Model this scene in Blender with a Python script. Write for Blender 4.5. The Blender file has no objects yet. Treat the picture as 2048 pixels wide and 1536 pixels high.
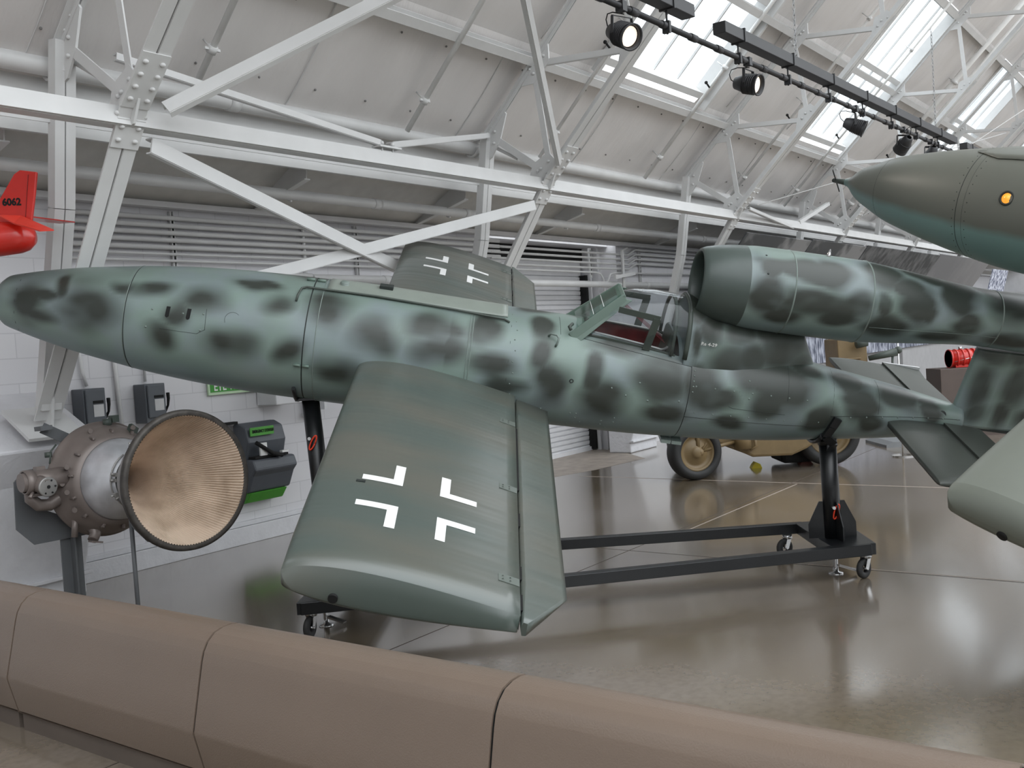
import bpy, bmesh, math, random
from mathutils import Vector, Matrix, noise
random.seed(7)
PI = math.pi
C = bpy.context.scene.collection
sc = bpy.context.scene

# ------------------------------------------------------------------ camera, world, lights, exposure
ROLL, PITCH, CAMH, FPX = 0.065, math.radians(2.3), 1.75, 1981.0
cam_d = bpy.data.cameras.new('camera'); cam = bpy.data.objects.new('camera', cam_d); C.objects.link(cam)
cam_d.sensor_width = 36.0; cam_d.lens = 36.0*FPX/2048.0; cam_d.clip_start = 0.05; cam_d.clip_end = 300
fw = Vector((0, math.cos(PITCH), -math.sin(PITCH))); rt0 = Vector((1, 0, 0)); up0 = rt0.cross(fw)
rt = rt0*math.cos(ROLL) - up0*math.sin(ROLL); upv = up0*math.cos(ROLL) + rt0*math.sin(ROLL)
cam.matrix_world = Matrix(((rt.x, upv.x, -fw.x, 0), (rt.y, upv.y, -fw.y, 0), (rt.z, upv.z, -fw.z, CAMH), (0, 0, 0, 1)))
sc.camera = cam

w = bpy.data.worlds.new('sky'); sc.world = w; w.use_nodes = True
bg = w.node_tree.nodes['Background']; bg.inputs[1].default_value = 1.0
_nt = w.node_tree; _tc = _nt.nodes.new('ShaderNodeTexCoord'); _sx = _nt.nodes.new('ShaderNodeSeparateXYZ'); _nt.links.new(_tc.outputs['Generated'], _sx.inputs[0])
_rp = _nt.nodes.new('ShaderNodeValToRGB'); _e = _rp.color_ramp.elements       # overcast sky: three times brighter overhead than at the horizon
_e[0].position = 0.0; _e[0].color = (0.10, 0.10, 0.10, 1); _e[1].position = 1.0; _e[1].color = (0.92, 0.965, 1.0, 1)
_m = _rp.color_ramp.elements.new(0.5); _m.color = (0.42, 0.44, 0.46, 1); _m2 = _rp.color_ramp.elements.new(0.49); _m2.color = (0.10, 0.10, 0.10, 1)
_mr = _nt.nodes.new('ShaderNodeMapRange'); _mr.inputs[1].default_value = -1.0; _mr.inputs[2].default_value = 1.0
_nt.links.new(_sx.outputs[2], _mr.inputs[0]); _nt.links.new(_mr.outputs[0], _rp.inputs[0]); _nt.links.new(_rp.outputs[0], bg.inputs[0])
bg.inputs[1].default_value = 3.5
vs = sc.view_settings
vs.view_transform = 'Standard'; vs.look = 'None'; vs.gamma = 1.0; vs.use_curve_mapping = False
vs.exposure = 0.36

# building frame: u along the wall (receding right), n outward through the wall, z up
TH = math.radians(53.55); CT, ST = math.cos(TH), math.sin(TH)
def BW(u, n, z): return Vector((u*CT - n*ST, u*ST + n*CT, z))

# ------------------------------------------------------------------ materials
def lin(c):
    return tuple((x/255.0/12.92 if x/255.0 <= 0.04045 else ((x/255.0+0.055)/1.055)**2.4) for x in c)
MATS = {}
def mat(name, rgb, rough=0.5, metal=0.0, var=0.06, scale=6.0, bump=0.0, bscale=60.0, coat=0.0, emit=None, estr=0.0, stretch=None, rvar=0.0):
    if name in MATS: return MATS[name]
    m = bpy.data.materials.new(name); m.use_nodes = True; MATS[name] = m
    nt = m.node_tree; b = nt.nodes['Principled BSDF']; L = nt.links
    c = lin(rgb)
    tc = nt.nodes.new('ShaderNodeTexCoord'); mp = nt.nodes.new('ShaderNodeMapping'); L.new(tc.outputs['Object'], mp.inputs[0])
    if stretch: mp.inputs['Scale'].default_value = stretch
    nz = nt.nodes.new('ShaderNodeTexNoise'); nz.inputs['Scale'].default_value = scale; nz.inputs['Detail'].default_value = 5
    L.new(mp.outputs[0], nz.inputs['Vector'])
    rp = nt.nodes.new('ShaderNodeValToRGB'); rp.color_ramp.elements[0].position = 0.3; rp.color_ramp.elements[1].position = 0.7
    rp.color_ramp.elements[0].color = (*[max(0, x*(1-var)) for x in c], 1); rp.color_ramp.elements[1].color = (*[min(1, x*(1+var)) for x in c], 1)
    L.new(nz.outputs['Fac'], rp.inputs[0]); L.new(rp.outputs[0], b.inputs['Base Color'])
    b.inputs['Roughness'].default_value = rough; b.inputs['Metallic'].default_value = metal
    b.inputs['Coat Weight'].default_value = coat; b.inputs['Coat Roughness'].default_value = 0.15
    if rvar:
        mr = nt.nodes.new('ShaderNodeMapRange'); mr.inputs[3].default_value = rough-rvar; mr.inputs[4].default_value = rough+rvar
        L.new(nz.outputs['Fac'], mr.inputs[0]); L.new(mr.outputs[0], b.inputs['Roughness'])
    if bump:
        n2 = nt.nodes.new('ShaderNodeTexNoise'); n2.inputs['Scale'].default_value = bscale; n2.inputs['Detail'].default_value = 4
        L.new(mp.outputs[0], n2.inputs['Vector'])
        bp = nt.nodes.new('ShaderNodeBump'); bp.inputs['Strength'].default_value = bump; bp.inputs['Distance'].default_value = 0.02
        L.new(n2.outputs['Fac'], bp.inputs['Height']); L.new(bp.outputs[0], b.inputs['Normal'])
    if emit:
        b.inputs['Emission Color'].default_value = (*lin(emit), 1); b.inputs['Emission Strength'].default_value = estr
    return m

def glassmat(name, rgb, trans=0.85, rough=0.02, alpha_mix=0.8):
    m = bpy.data.materials.new(name); m.use_nodes = True; MATS[name] = m
    nt = m.node_tree; L = nt.links; nt.nodes.remove(nt.nodes['Principled BSDF']); out = nt.nodes['Material Output']
    tr = nt.nodes.new('ShaderNodeBsdfTransparent'); tr.inputs[0].default_value = (*lin(rgb), 1)
    gl = nt.nodes.new('ShaderNodeBsdfGlossy'); gl.inputs['Roughness'].default_value = rough
    fr = nt.nodes.new('ShaderNodeLayerWeight'); fr.inputs[0].default_value = 0.5
    mx = nt.nodes.new('ShaderNodeMixShader'); pw = nt.nodes.new('ShaderNodeMath'); pw.operation = 'POWER'; pw.inputs[1].default_value = 4.0; L.new(fr.outputs['Facing'], pw.inputs[0])
    ad = nt.nodes.new('ShaderNodeMath'); ad.operation = 'MULTIPLY_ADD'; ad.inputs[1].default_value = 0.7; ad.inputs[2].default_value = 1-trans
    L.new(pw.outputs[0], ad.inputs[0]); L.new(ad.outputs[0], mx.inputs[0]); L.new(tr.outputs[0], mx.inputs[1]); L.new(gl.outputs[0], mx.inputs[2])
    L.new(mx.outputs[0], out.inputs[0])
    return m

M_steel = mat('white_painted_steel', (204, 204, 203), 0.42, var=0.05, scale=3)
M_insul = mat('vinyl_insulation', (214, 211, 209), 0.30, var=0.05, scale=1.2, bump=0.9, bscale=3.0, stretch=(1.8, 0.55, 0.55))
M_white = mat('white_paint', (212, 212, 214), 0.5, var=0.04)
M_conc = mat('painted_concrete', (205, 205, 208), 0.6, var=0.05, bump=0.25, bscale=25)
M_black = mat('black_powder_coat', (22, 24, 26), 0.35, var=0.1)
M_bmetal = mat('black_stage_metal', (38, 38, 40), 0.5, var=0.1)
M_chrome = mat('zinc_plated_steel', (190, 190, 190), 0.25, metal=0.9)
M_rubber = mat('dark_rubber', (48, 48, 48), 0.7, var=0.15)
M_dark = mat('dark_void', (8, 8, 8), 0.8)
M_red = mat('red_paint', (190, 32, 20), 0.3, var=0.08, coat=0.3)
M_orange = mat('orange_cord', (235, 70, 40), 0.5)
M_boxgrey = mat('grey_enamel', (84, 88, 93), 0.45)
M_lab = mat('paper_label', (190, 190, 190), 0.6)
M_green = mat('sign_green', (60, 145, 50), 0.5)
M_lime = mat('moulded_green', (70, 150, 45), 0.4)
M_barrier = mat('taupe_barrier', (116, 101, 89), 0.36, var=0.04, scale=2.0, bump=0.12, bscale=180, rvar=0.06)
M_plinth = mat('barrier_plinth', (92, 82, 74), 0.7)
M_tan = mat('desert_tan', (116, 97, 66), 0.5, var=0.12)
M_yellow = mat('yellow_plastic', (225, 205, 50), 0.5)
M_engine = mat('engine_grey_brown', (122, 112, 107), 0.42, metal=0.25, var=0.1)
M_alu = mat('brushed_aluminium', (205, 206, 210), 0.42, metal=0.6, var=0.1, scale=12, rvar=0.08)
M_coneout = mat('chamber_grey', (150, 148, 145), 0.4, metal=0.45, var=0.12)
M_standgrey = mat('stand_grey_paint', (88, 90, 92), 0.5)
M_rust = mat('worn_ring', (72, 68, 64), 0.55, metal=0.4, var=0.35, scale=20)
M_wing = None
M_olive = mat('tail_grey_green', (70, 74, 69), 0.4, var=0.12, scale=2.0)
M_mark = mat('white_marking', (228, 228, 226), 0.5, var=0.02)
M_seam = mat('panel_gap', (38, 44, 42), 0.6)
M_lseam = mat('panel_lip', (112, 124, 118), 0.4)
M_frame = mat('cockpit_green', (98, 116, 106), 0.42)
M_dframe = mat('cockpit_dark_green', (62, 70, 64), 0.5)
M_crimson = mat('crimson_lining', (92, 22, 24), 0.7, var=0.3, scale=14)
M_cable = mat('steel_cable', (150, 150, 150), 0.4, metal=0.6)
M_amber = mat('amber_lens', (235, 150, 50), 0.2, emit=(240, 160, 60), estr=0.7)
M_lamp = mat('lamp_lens', (255, 235, 215), 0.3, emit=(255, 232, 212), estr=0.75, scale=40, var=0.3)
M_brown = mat('display_brown', (84, 72, 66), 0.6)
M_glass = glassmat('clear_perspex', (238, 242, 244), trans=0.97, rough=0.015)
M_wglass = glassmat('green_armour_glass', (205, 232, 222), trans=0.93, rough=0.05)

def ramp_mat(name, build):
    m = bpy.data.materials.new(name); m.use_nodes = True; MATS[name] = m
    build(m, m.node_tree, m.node_tree.nodes['Principled BSDF'], m.node_tree.links); return m

def camo_build(m, nt, b, L):
    at = nt.nodes.new('ShaderNodeAttribute'); at.attribute_name = 'camo'
    a2 = nt.nodes.new('ShaderNodeAttribute'); a2.attribute_name = 'belly'
    tc = nt.nodes.new('ShaderNodeTexCoord')
    nz = nt.nodes.new('ShaderNodeTexNoise'); nz.inputs['Scale'].default_value = 3.2; nz.inputs['Detail'].default_value = 3; L.new(tc.outputs['Object'], nz.inputs[0])
    mxl = nt.nodes.new('ShaderNodeMix'); mxl.data_type = 'RGBA'; mxl.inputs[6].default_value = (*lin((124, 142, 134)), 1); mxl.inputs[7].default_value = (*lin((128, 141, 142)), 1)
    mr = nt.nodes.new('ShaderNodeMapRange'); mr.inputs[1].default_value = 0.42; mr.inputs[2].default_value = 0.62; L.new(nz.outputs['Fac'], mr.inputs[0]); L.new(mr.outputs[0], mxl.inputs[0])
    mxb = nt.nodes.new('ShaderNodeMix'); mxb.data_type = 'RGBA'; mxb.inputs[7].default_value = (*lin((114, 133, 134)), 1); L.new(a2.outputs['Fac'], mxb.inputs[0]); L.new(mxl.outputs[2], mxb.inputs[6])
    mx = nt.nodes.new('ShaderNodeMix'); mx.data_type = 'RGBA'; mx.inputs[7].default_value = (*lin((50, 55, 50)), 1)
    L.new(at.outputs['Fac'], mx.inputs[0]); L.new(mxb.outputs[2], mx.inputs[6]); L.new(mx.outputs[2], b.inputs['Base Color'])
    b.inputs['Roughness'].default_value = 0.38
M_camo = ramp_mat('mottled_camouflage', camo_build)
def wing_build(m, nt, b, L):
    tc = nt.nodes.new('ShaderNodeTexCoord'); mp = nt.nodes.new('ShaderNodeMapping'); mp.inputs['Scale'].default_value = (0.5, 1.5, 1.0); L.new(tc.outputs['Object'], mp.inputs[0])
    nz = nt.nodes.new('ShaderNodeTexNoise'); nz.inputs['Scale'].default_value = 1.5; nz.inputs['Detail'].default_value = 3; L.new(mp.outputs[0], nz.inputs[0])
    r = nt.nodes.new('ShaderNodeValToRGB'); e = r.color_ramp.elements; e[0].position = 0.38; e[0].color = (*lin((74, 84, 79)), 1); e[1].position = 0.62; e[1].color = (*lin((87, 88, 80)), 1)
    L.new(nz.outputs['Fac'], r.inputs[0]); L.new(r.outputs[0], b.inputs['Base Color'])
    b.inputs['Roughness'].default_value = 0.30; b.inputs['Specular IOR Level'].default_value = 0.85
    m2 = nt.nodes.new('ShaderNodeMapping'); m2.inputs['Scale'].default_value = (0.8, 7.0, 1.0); L.new(tc.outputs['Object'], m2.inputs[0])
    n2 = nt.nodes.new('ShaderNodeTexNoise'); n2.inputs['Scale'].default_value = 1.0; n2.inputs['Detail'].default_value = 2; L.new(m2.outputs[0], n2.inputs[0])
    bp = nt.nodes.new('ShaderNodeBump'); bp.inputs['Strength'].default_value = 0.35; bp.inputs['Distance'].default_value = 0.02; L.new(n2.outputs['Fac'], bp.inputs['Height']); L.new(bp.outputs[0], b.inputs['Normal'])
M_wing = ramp_mat('wing_grey_green', wing_build)

def v1_build(m, nt, b, L):      # olive above, light blue below, soft spray edge with height in the bomb's own frame
    tc = nt.nodes.new('ShaderNodeTexCoord'); sx = nt.nodes.new('ShaderNodeSeparateXYZ'); L.new(tc.outputs['Object'], sx.inputs[0])
    nz = nt.nodes.new('ShaderNodeTexNoise'); nz.inputs['Scale'].default_value = 5; L.new(tc.outputs['Object'], nz.inputs[0])
    ad = nt.nodes.new('ShaderNodeMath'); ad.operation = 'MULTIPLY_ADD'; ad.inputs[1].default_value = 0.04; L.new(nz.outputs['Fac'], ad.inputs[0]); L.new(sx.outputs[2], ad.inputs[2])
    mr = nt.nodes.new('ShaderNodeMapRange'); mr.inputs[1].default_value = 0.015; mr.inputs[2].default_value = 0.075; L.new(ad.outputs[0], mr.inputs[0])
    mx = nt.nodes.new('ShaderNodeMix'); mx.data_type = 'RGBA'; mx.inputs[6].default_value = (*lin((116, 146, 142)), 1); mx.inputs[7].default_value = (*lin((102, 104, 96)), 1)
    L.new(mr.outputs[0], mx.inputs[0]); L.new(mx.outputs[2], b.inputs['Base Color']); b.inputs['Roughness'].default_value = 0.42
M_v1 = ramp_mat('olive_over_pale_blue', v1_build)

def floor_build(m, nt, b, L):
    tc = nt.nodes.new('ShaderNodeTexCoord')
    n1 = nt.nodes.new('ShaderNodeTexNoise'); n1.inputs['Scale'].default_value = 0.55; n1.inputs['Detail'].default_value = 7; n1.inputs['Roughness'].default_value = 0.6; L.new(tc.outputs['Object'], n1.inputs[0])
    r1 = nt.nodes.new('ShaderNodeValToRGB'); e = r1.color_ramp.elements; e[0].position = 0.35; e[0].color = (*lin((116, 103, 83)), 1); e[1].position = 0.65; e[1].color = (*lin((138, 127, 116)), 1); L.new(n1.outputs['Fac'], r1.inputs[0])
    n2 = nt.nodes.new('ShaderNodeTexNoise'); n2.inputs['Scale'].default_value = 22; n2.inputs['Detail'].default_value = 8; L.new(tc.outputs['Object'], n2.inputs[0])
    mx = nt.nodes.new('ShaderNodeMix'); mx.data_type = 'RGBA'; mx.blend_type = 'MULTIPLY'; mx.inputs[0].default_value = 0.35; L.new(r1.outputs[0], mx.inputs[6])
    r2 = nt.nodes.new('ShaderNodeValToRGB'); r2.color_ramp.elements[0].position = 0.35; r2.color_ramp.elements[0].color = (0.6, 0.6, 0.6, 1); r2.color_ramp.elements[1].position = 0.6; L.new(n2.outputs['Fac'], r2.inputs[0]); L.new(r2.outputs[0], mx.inputs[7])
    n3 = nt.nodes.new('ShaderNodeTexNoise'); n3.inputs['Scale'].default_value = 26; n3.inputs['Detail'].default_value = 10; n3.inputs['Roughness'].default_value = 0.75; L.new(tc.outputs['Object'], n3.inputs[0])
    r3 = nt.nodes.new('ShaderNodeValToRGB'); r3.color_ramp.elements[0].position = 0.70; r3.color_ramp.elements[0].color = (0, 0, 0, 1); r3.color_ramp.elements[1].position = 0.73; L.new(n3.outputs['Fac'], r3.inputs[0])
    m2 = nt.nodes.new('ShaderNodeMix'); m2.data_type = 'RGBA'; m2.inputs[7].default_value = (*lin((196, 190, 180)), 1); L.new(r3.outputs[0], m2.inputs[0]); L.new(mx.outputs[2], m2.inputs[6])
    L.new(m2.outputs[2], b.inputs['Base Color'])
    mr = nt.nodes.new('ShaderNodeMapRange'); mr.inputs[3].default_value = 0.11; mr.inputs[4].default_value = 0.26; L.new(n1.outputs['Fac'], mr.inputs[0]); L.new(mr.outputs[0], b.inputs['Roughness'])
    b.inputs['IOR'].default_value = 1.55; b.inputs['Coat Weight'].default_value = 1.0; b.inputs['Coat Roughness'].default_value = 0.12
    bp = nt.nodes.new('ShaderNodeBump'); bp.inputs['Strength'].default_value = 0.02; bp.inputs['Distance'].default_value = 0.01; L.new(n1.outputs['Fac'], bp.inputs['Height']); L.new(bp.outputs[0], b.inputs['Normal'])
M_floor = ramp_mat('polished_concrete', floor_build)

def block_build(m, nt, b, L):
    tc = nt.nodes.new('ShaderNodeTexCoord'); sx = nt.nodes.new('ShaderNodeSeparateXYZ'); cx = nt.nodes.new('ShaderNodeCombineXYZ'); L.new(tc.outputs['Object'], sx.inputs[0])
    ad = nt.nodes.new('ShaderNodeMath'); ad.operation = 'ADD'; ad.inputs[1].default_value = 10*0.2 - 0.09
    L.new(sx.outputs[2], ad.inputs[0]); L.new(sx.outputs[0], cx.inputs[0]); L.new(ad.outputs[0], cx.inputs[1])
    bk = nt.nodes.new('ShaderNodeTexBrick'); bk.inputs['Scale'].default_value = 1.0; bk.inputs['Brick Width'].default_value = 0.4; bk.inputs['Row Height'].default_value = 0.2
    bk.inputs['Mortar Size'].default_value = 0.005; bk.inputs['Mortar Smooth'].default_value = 0.3
    bk.inputs['Color1'].default_value = (*lin((212, 211, 213)), 1); bk.inputs['Color2'].default_value = (*lin((207, 206, 209)), 1); bk.inputs['Mortar'].default_value = (*lin((194, 193, 196)), 1)
    L.new(cx.outputs[0], bk.inputs[0]); L.new(bk.outputs['Color'], b.inputs['Base Color']); b.inputs['Roughness'].default_value = 0.55
    bp = nt.nodes.new('ShaderNodeBump'); bp.invert = True; bp.inputs['Strength'].default_value = 0.25; bp.inputs['Distance'].default_value = 0.003; L.new(bk.outputs['Fac'], bp.inputs['Height']); L.new(bp.outputs[0], b.inputs['Normal'])
M_block = ramp_mat('painted_block_wall', block_build)

def mural_build(dark, light, scale, detail=8, lo=0.42, hi=0.58, st=(1, 1, 1)):
    def f(m, nt, b, L):
        tc = nt.nodes.new('ShaderNodeTexCoord'); mp = nt.nodes.new('ShaderNodeMapping'); mp.inputs['Scale'].default_value = st; L.new(tc.outputs['Object'], mp.inputs[0])
        nz = nt.nodes.new('ShaderNodeTexNoise'); nz.inputs['Scale'].default_value = scale; nz.inputs['Detail'].default_value = detail; L.new(mp.outputs[0], nz.inputs[0])
        r = nt.nodes.new('ShaderNodeValToRGB'); r.color_ramp.elements[0].position = lo; r.color_ramp.elements[0].color = (*lin(dark), 1); r.color_ramp.elements[1].position = hi; r.color_ramp.elements[1].color = (*lin(light), 1)
        L.new(nz.outputs['Fac'], r.inputs[0]); L.new(r.outputs[0], b.inputs['Base Color']); b.inputs['Roughness'].default_value = 0.6
    return f
M_mur1 = ramp_mat('print_grey_streaks', mural_build((62, 64, 66), (128, 128, 128), 0.9, 5, 0.46, 0.54, (1, 1, 1)))
M_mur2 = ramp_mat('print_grey_plain', mural_build((112, 112, 114), (132, 131, 132), 0.5))
M_mur3 = ramp_mat('print_crowd', mural_build((60, 66, 84), (170, 174, 186), 6.0, 9, 0.42, 0.6, (1.6, 1.6, 0.6)))
M_mur4 = ramp_mat('print_blue_lattice', mural_build((90, 96, 120), (215, 218, 230), 9.0, 3))
M_mur5 = ramp_mat('print_dark_fleet', mural_build((50, 52, 54), (104, 105, 106), 5.0, 7, 0.4, 0.68, (1, 1, 0.4)))

def nozzle_build(m, nt, b, L):      # tube-wall nozzle: fine ribs round the axis (x)
    tc = nt.nodes.new('ShaderNodeTexCoord'); nz = nt.nodes.new('ShaderNodeTexNoise'); nz.inputs['Scale'].default_value = 4; nz.inputs['Detail'].default_value = 8; L.new(tc.outputs['Object'], nz.inputs[0])
    r = nt.nodes.new('ShaderNodeValToRGB'); e = r.color_ramp.elements; e[0].position = 0.3; e[0].color = (*lin((176, 156, 136)), 1); e[1].position = 0.6; e[1].color = (*lin((216, 197, 178)), 1); L.new(nz.outputs['Fac'], r.inputs[0])
    L.new(r.outputs[0], b.inputs['Base Color']); b.inputs['Roughness'].default_value = 0.55
M_nozzle = ramp_mat('nozzle_lining', nozzle_build)

# ------------------------------------------------------------------ mesh builder
ORG = {}        # root -> function mapping author coordinates to the root's local frame
class MB:
    def __init__(s): s.v = []; s.f = []; s.sm = []
    def add(s, vs, fs, smooth=False):
        o = len(s.v); s.v += [Vector(p) for p in vs]; s.f += [[i+o for i in f] for f in fs]; s.sm += [smooth]*len(fs); return s
    def box(s, a, b):
        (x0, y0, z0), (x1, y1, z1) = a, b
        return s.add([(x0,y0,z0),(x1,y0,z0),(x1,y1,z0),(x0,y1,z0),(x0,y0,z1),(x1,y0,z1),(x1,y1,z1),(x0,y1,z1)], [(0,3,2,1),(4,5,6,7),(0,1,5,4),(1,2,6,5),(2,3,7,6),(3,0,4,7)])
    def beam(s, p0, p1, w, h, side=(0,0,1)):        # rectangular bar, w along 'side', h across
        p0, p1 = Vector(p0), Vector(p1); d = (p1-p0).normalized(); a = Vector(side); a = (a-d*a.dot(d)).normalized(); b = d.cross(a)
        vs = [p + a*(w/2*i) + b*(h/2*j) for p in (p0, p1) for (i, j) in ((-1,-1),(1,-1),(1,1),(-1,1))]
        return s.add(vs, [(0,1,2,3),(7,6,5,4),(0,4,5,1),(1,5,6,2),(2,6,7,3),(3,7,4,0)])
    def angle(s, p0, p1, w, t, side, out):          # an L section: leg w along side, leg w along out
        side = Vector(side); out = Vector(out); p0, p1 = Vector(p0), Vector(p1)
        s.beam(p0+side*(w/2), p1+side*(w/2), w, t, side)
        s.beam(p0+out*(w/2), p1+out*(w/2), w, t, out); return s
    def tube(s, pts, r, seg=10, caps=True):
        pts = [Vector(p) for p in pts]; rs = r if isinstance(r, (list, tuple)) else [r]*len(pts); vs = []; prev = None
        for i, p in enumerate(pts):
            d = (pts[min(i+1, len(pts)-1)] - pts[max(i-1, 0)]).normalized()
            a = prev if prev is not None else (Vector((0,0,1)) if abs(d.z) < 0.9 else Vector((1,0,0)))
            a = (a - d*a.dot(d)).normalized(); prev = a; b = d.cross(a)
            vs += [p + (a*math.cos(2*PI*k/seg) + b*math.sin(2*PI*k/seg))*rs[i] for k in range(seg)]
        fs = [(i*seg+k, i*seg+(k+1)%seg, (i+1)*seg+(k+1)%seg, (i+1)*seg+k) for i in range(len(pts)-1) for k in range(seg)]
        s.add(vs, fs, True)
        if caps: n = len(pts)-1; s.add(vs[:seg], [tuple(range(seg))]); s.add(vs[n*seg:], [tuple(range(seg))])
        return s
    def lathe(s, prof, o=(0,0,0), ax=(1,0,0), seg=32, closed=False):
        o = Vector(o); ax = Vector(ax).normalized(); a = Vector((0,0,1)) if abs(ax.z) < 0.9 else Vector((1,0,0)); a = (a-ax*a.dot(ax)).normalized(); b = ax.cross(a)
        vs = [o + ax*t + (a*math.cos(2*PI*k/seg) + b*math.sin(2*PI*k/seg))*r for (t, r) in prof for k in range(seg)]
        n = len(prof); rng = n if closed else n-1
        fs = [(i*seg+k, i*seg+(k+1)%seg, ((i+1)%n)*seg+(k+1)%seg, ((i+1)%n)*seg+k) for i in range(rng) for k in range(seg)]
        return s.add(vs, fs, True)
    def prism(s, poly, ext):        # polygon (3D points) extruded by a vector
        ext = Vector(ext); n = len(poly); a = [Vector(p) for p in poly]; b = [p+ext for p in a]
        return s.add(a+b, [tuple(range(n))[::-1], tuple(range(n, 2*n))] + [(i, (i+1)%n, n+(i+1)%n, n+i) for i in range(n)])
    def ball(s, c, r, seg=12, sz=1.0, ax=(0,0,1)):
        m = 7; return s.lathe([(-r*sz*math.cos(PI*i/m), max(1e-4, r*math.sin(PI*i/m))) for i in range(m+1)], c, ax, seg)
    def grid(s, P, cu=False, cv=False, smooth=True):
        nu, nv = len(P), len(P[0]); vs = [p for r in P for p in r]
        fs = [(i*nv+j, i*nv+(j+1)%nv, ((i+1)%nu)*nv+(j+1)%nv, ((i+1)%nu)*nv+j) for i in range(nu if cu else nu-1) for j in range(nv if cv else nv-1)]
        return s.add(vs, fs, smooth)

def link(name, mb, m, parent=None, kind=None, label=None, bevel=0.0, attrs=None, solid=0.0, weld=True, auto=True):
    me = bpy.data.meshes.new(name); fn = ORG.get(parent, lambda p: p)
    me.from_pydata([fn(p) for p in mb.v], [], mb.f); me.validate(clean_customdata=False)
    if len(me.polygons) == len(mb.sm): me.polygons.foreach_set('use_smooth', mb.sm)
    bm = bmesh.new(); bm.from_mesh(me)
    if weld and not attrs: bmesh.ops.remove_doubles(bm, verts=bm.verts, dist=1e-5)
    bmesh.ops.recalc_face_normals(bm, faces=bm.faces)
    bm.to_mesh(me); bm.free()
    if attrs:
        for k, vals in attrs.items():
            at = me.attributes.new(k, 'FLOAT', 'POINT'); at.data.foreach_set('value', vals)
    me.materials.append(m); o = bpy.data.objects.new(name, me); C.objects.link(o)
    if parent is not None:
        o.parent = parent; ORG[o] = fn
    if kind: o['kind'] = kind
    if label: o['label'] = label
    if solid: md = o.modifiers.new('solid', 'SOLIDIFY'); md.thickness = solid; md.offset = 0
    if bevel: md = o.modifiers.new('bevel', 'BEVEL'); md.width = bevel; md.segments = 2; md.limit_method = 'ANGLE'; md.angle_limit = 0.7
    return o
def tag(o, label, cat, group=None):
    o['label'] = label; o['category'] = cat
    if group: o['group'] = group
    return o
def bthing(name, label, cat, base, group=None):         # authored in building coordinates (u, n, z)
    o = bpy.data.objects.new(name, None); C.objects.link(o); o.empty_display_size = 0.1
    b = Vector(base); o.location = BW(*b); o.rotation_euler = (0, 0, TH); ORG[o] = lambda p, b=b: Vector(p)-b
    return tag(o, label, cat, group)
def wthing(name, label, cat, base, group=None):          # authored in world coordinates
    o = bpy.data.objects.new(name, None); C.objects.link(o); o.empty_display_size = 0.1
    b = Vector(base); o.location = b; ORG[o] = lambda p, b=b: Vector(p)-b
    return tag(o, label, cat, group)
def fthing(name, label, cat, org, X, Y, Z, mapf=None):   # authored in a rotated frame
    o = bpy.data.objects.new(name, None); C.objects.link(o); o.empty_display_size = 0.1
    o.matrix_world = Matrix(((X[0], Y[0], Z[0], org[0]), (X[1], Y[1], Z[1], org[1]), (X[2], Y[2], Z[2], org[2]), (0, 0, 0, 1)))
    ORG[o] = mapf or (lambda p: Vector(p)); return tag(o, label, cat)
def bmeshobj(name, mb, m, kind=None, **k):               # a single-mesh object authored in building coordinates, origin at world zero turned by TH
    o = link(name, mb, m, None, kind, **k); o.rotation_euler = (0, 0, TH); return o
def bsolo(name, mb, m, label, cat, group=None, **k):
    c = sum(mb.v, Vector())/len(mb.v); mb.v = [p-c for p in mb.v]
    o = link(name, mb, m, None, None, **k); o.location = BW(*c); o.rotation_euler = (0, 0, TH); return tag(o, label, cat, group)
def wsolo(name, mb, m, label, cat, group=None, **k):
    c = sum(mb.v, Vector())/len(mb.v); mb.v = [p-c for p in mb.v]
    o = link(name, mb, m, None, None, **k); o.location = c; return tag(o, label, cat, group)
def copy_tree(o, parent=None):
    c = o.copy(); C.objects.link(c)
    if parent is not None: c.parent = parent
    for ch in list(o.children): copy_tree(ch, c)
    return c
def text_mesh(txt, size, ext=0.002, bold=0.0):
    cu = bpy.data.curves.new('t', 'FONT'); cu.body = txt; cu.size = size; cu.extrude = ext; cu.offset = bold; cu.resolution_u = 3
    cu.align_x = 'CENTER'; cu.align_y = 'CENTER'
    o = bpy.data.objects.new('t', cu); C.objects.link(o); dg = bpy.context.evaluated_depsgraph_get()
    me = bpy.data.meshes.new_from_object(o.evaluated_get(dg)); mb = MB()
    vs = [v.co.copy() for v in me.vertices]; fs = [tuple(p.vertices) for p in me.polygons]
    bpy.data.objects.remove(o); bpy.data.curves.remove(cu); bpy.data.meshes.remove(me); return vs, fs
def put_text(txt, size, c, X, Y, ext=0.002, bold=0.0, sx=1.0, mapf=None):    # text plane spanned by X (reading) and Y (up)
    vs, fs = text_mesh(txt, size, ext, bold); c, X, Y = Vector(c), Vector(X).normalized(), Vector(Y).normalized(); Z = X.cross(Y)
    mb = MB(); mb.add([c + X*v.x*sx + Y*v.y + Z*v.z for v in vs], fs); return mb
def interp(T, x):
    if x <= T[0][0]: return T[0][1]
    for (a, b), (c, d) in zip(T, T[1:]):
        if x <= c: return b + (d-b)*(x-a)/(c-a)
    return T[-1][1]
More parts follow.
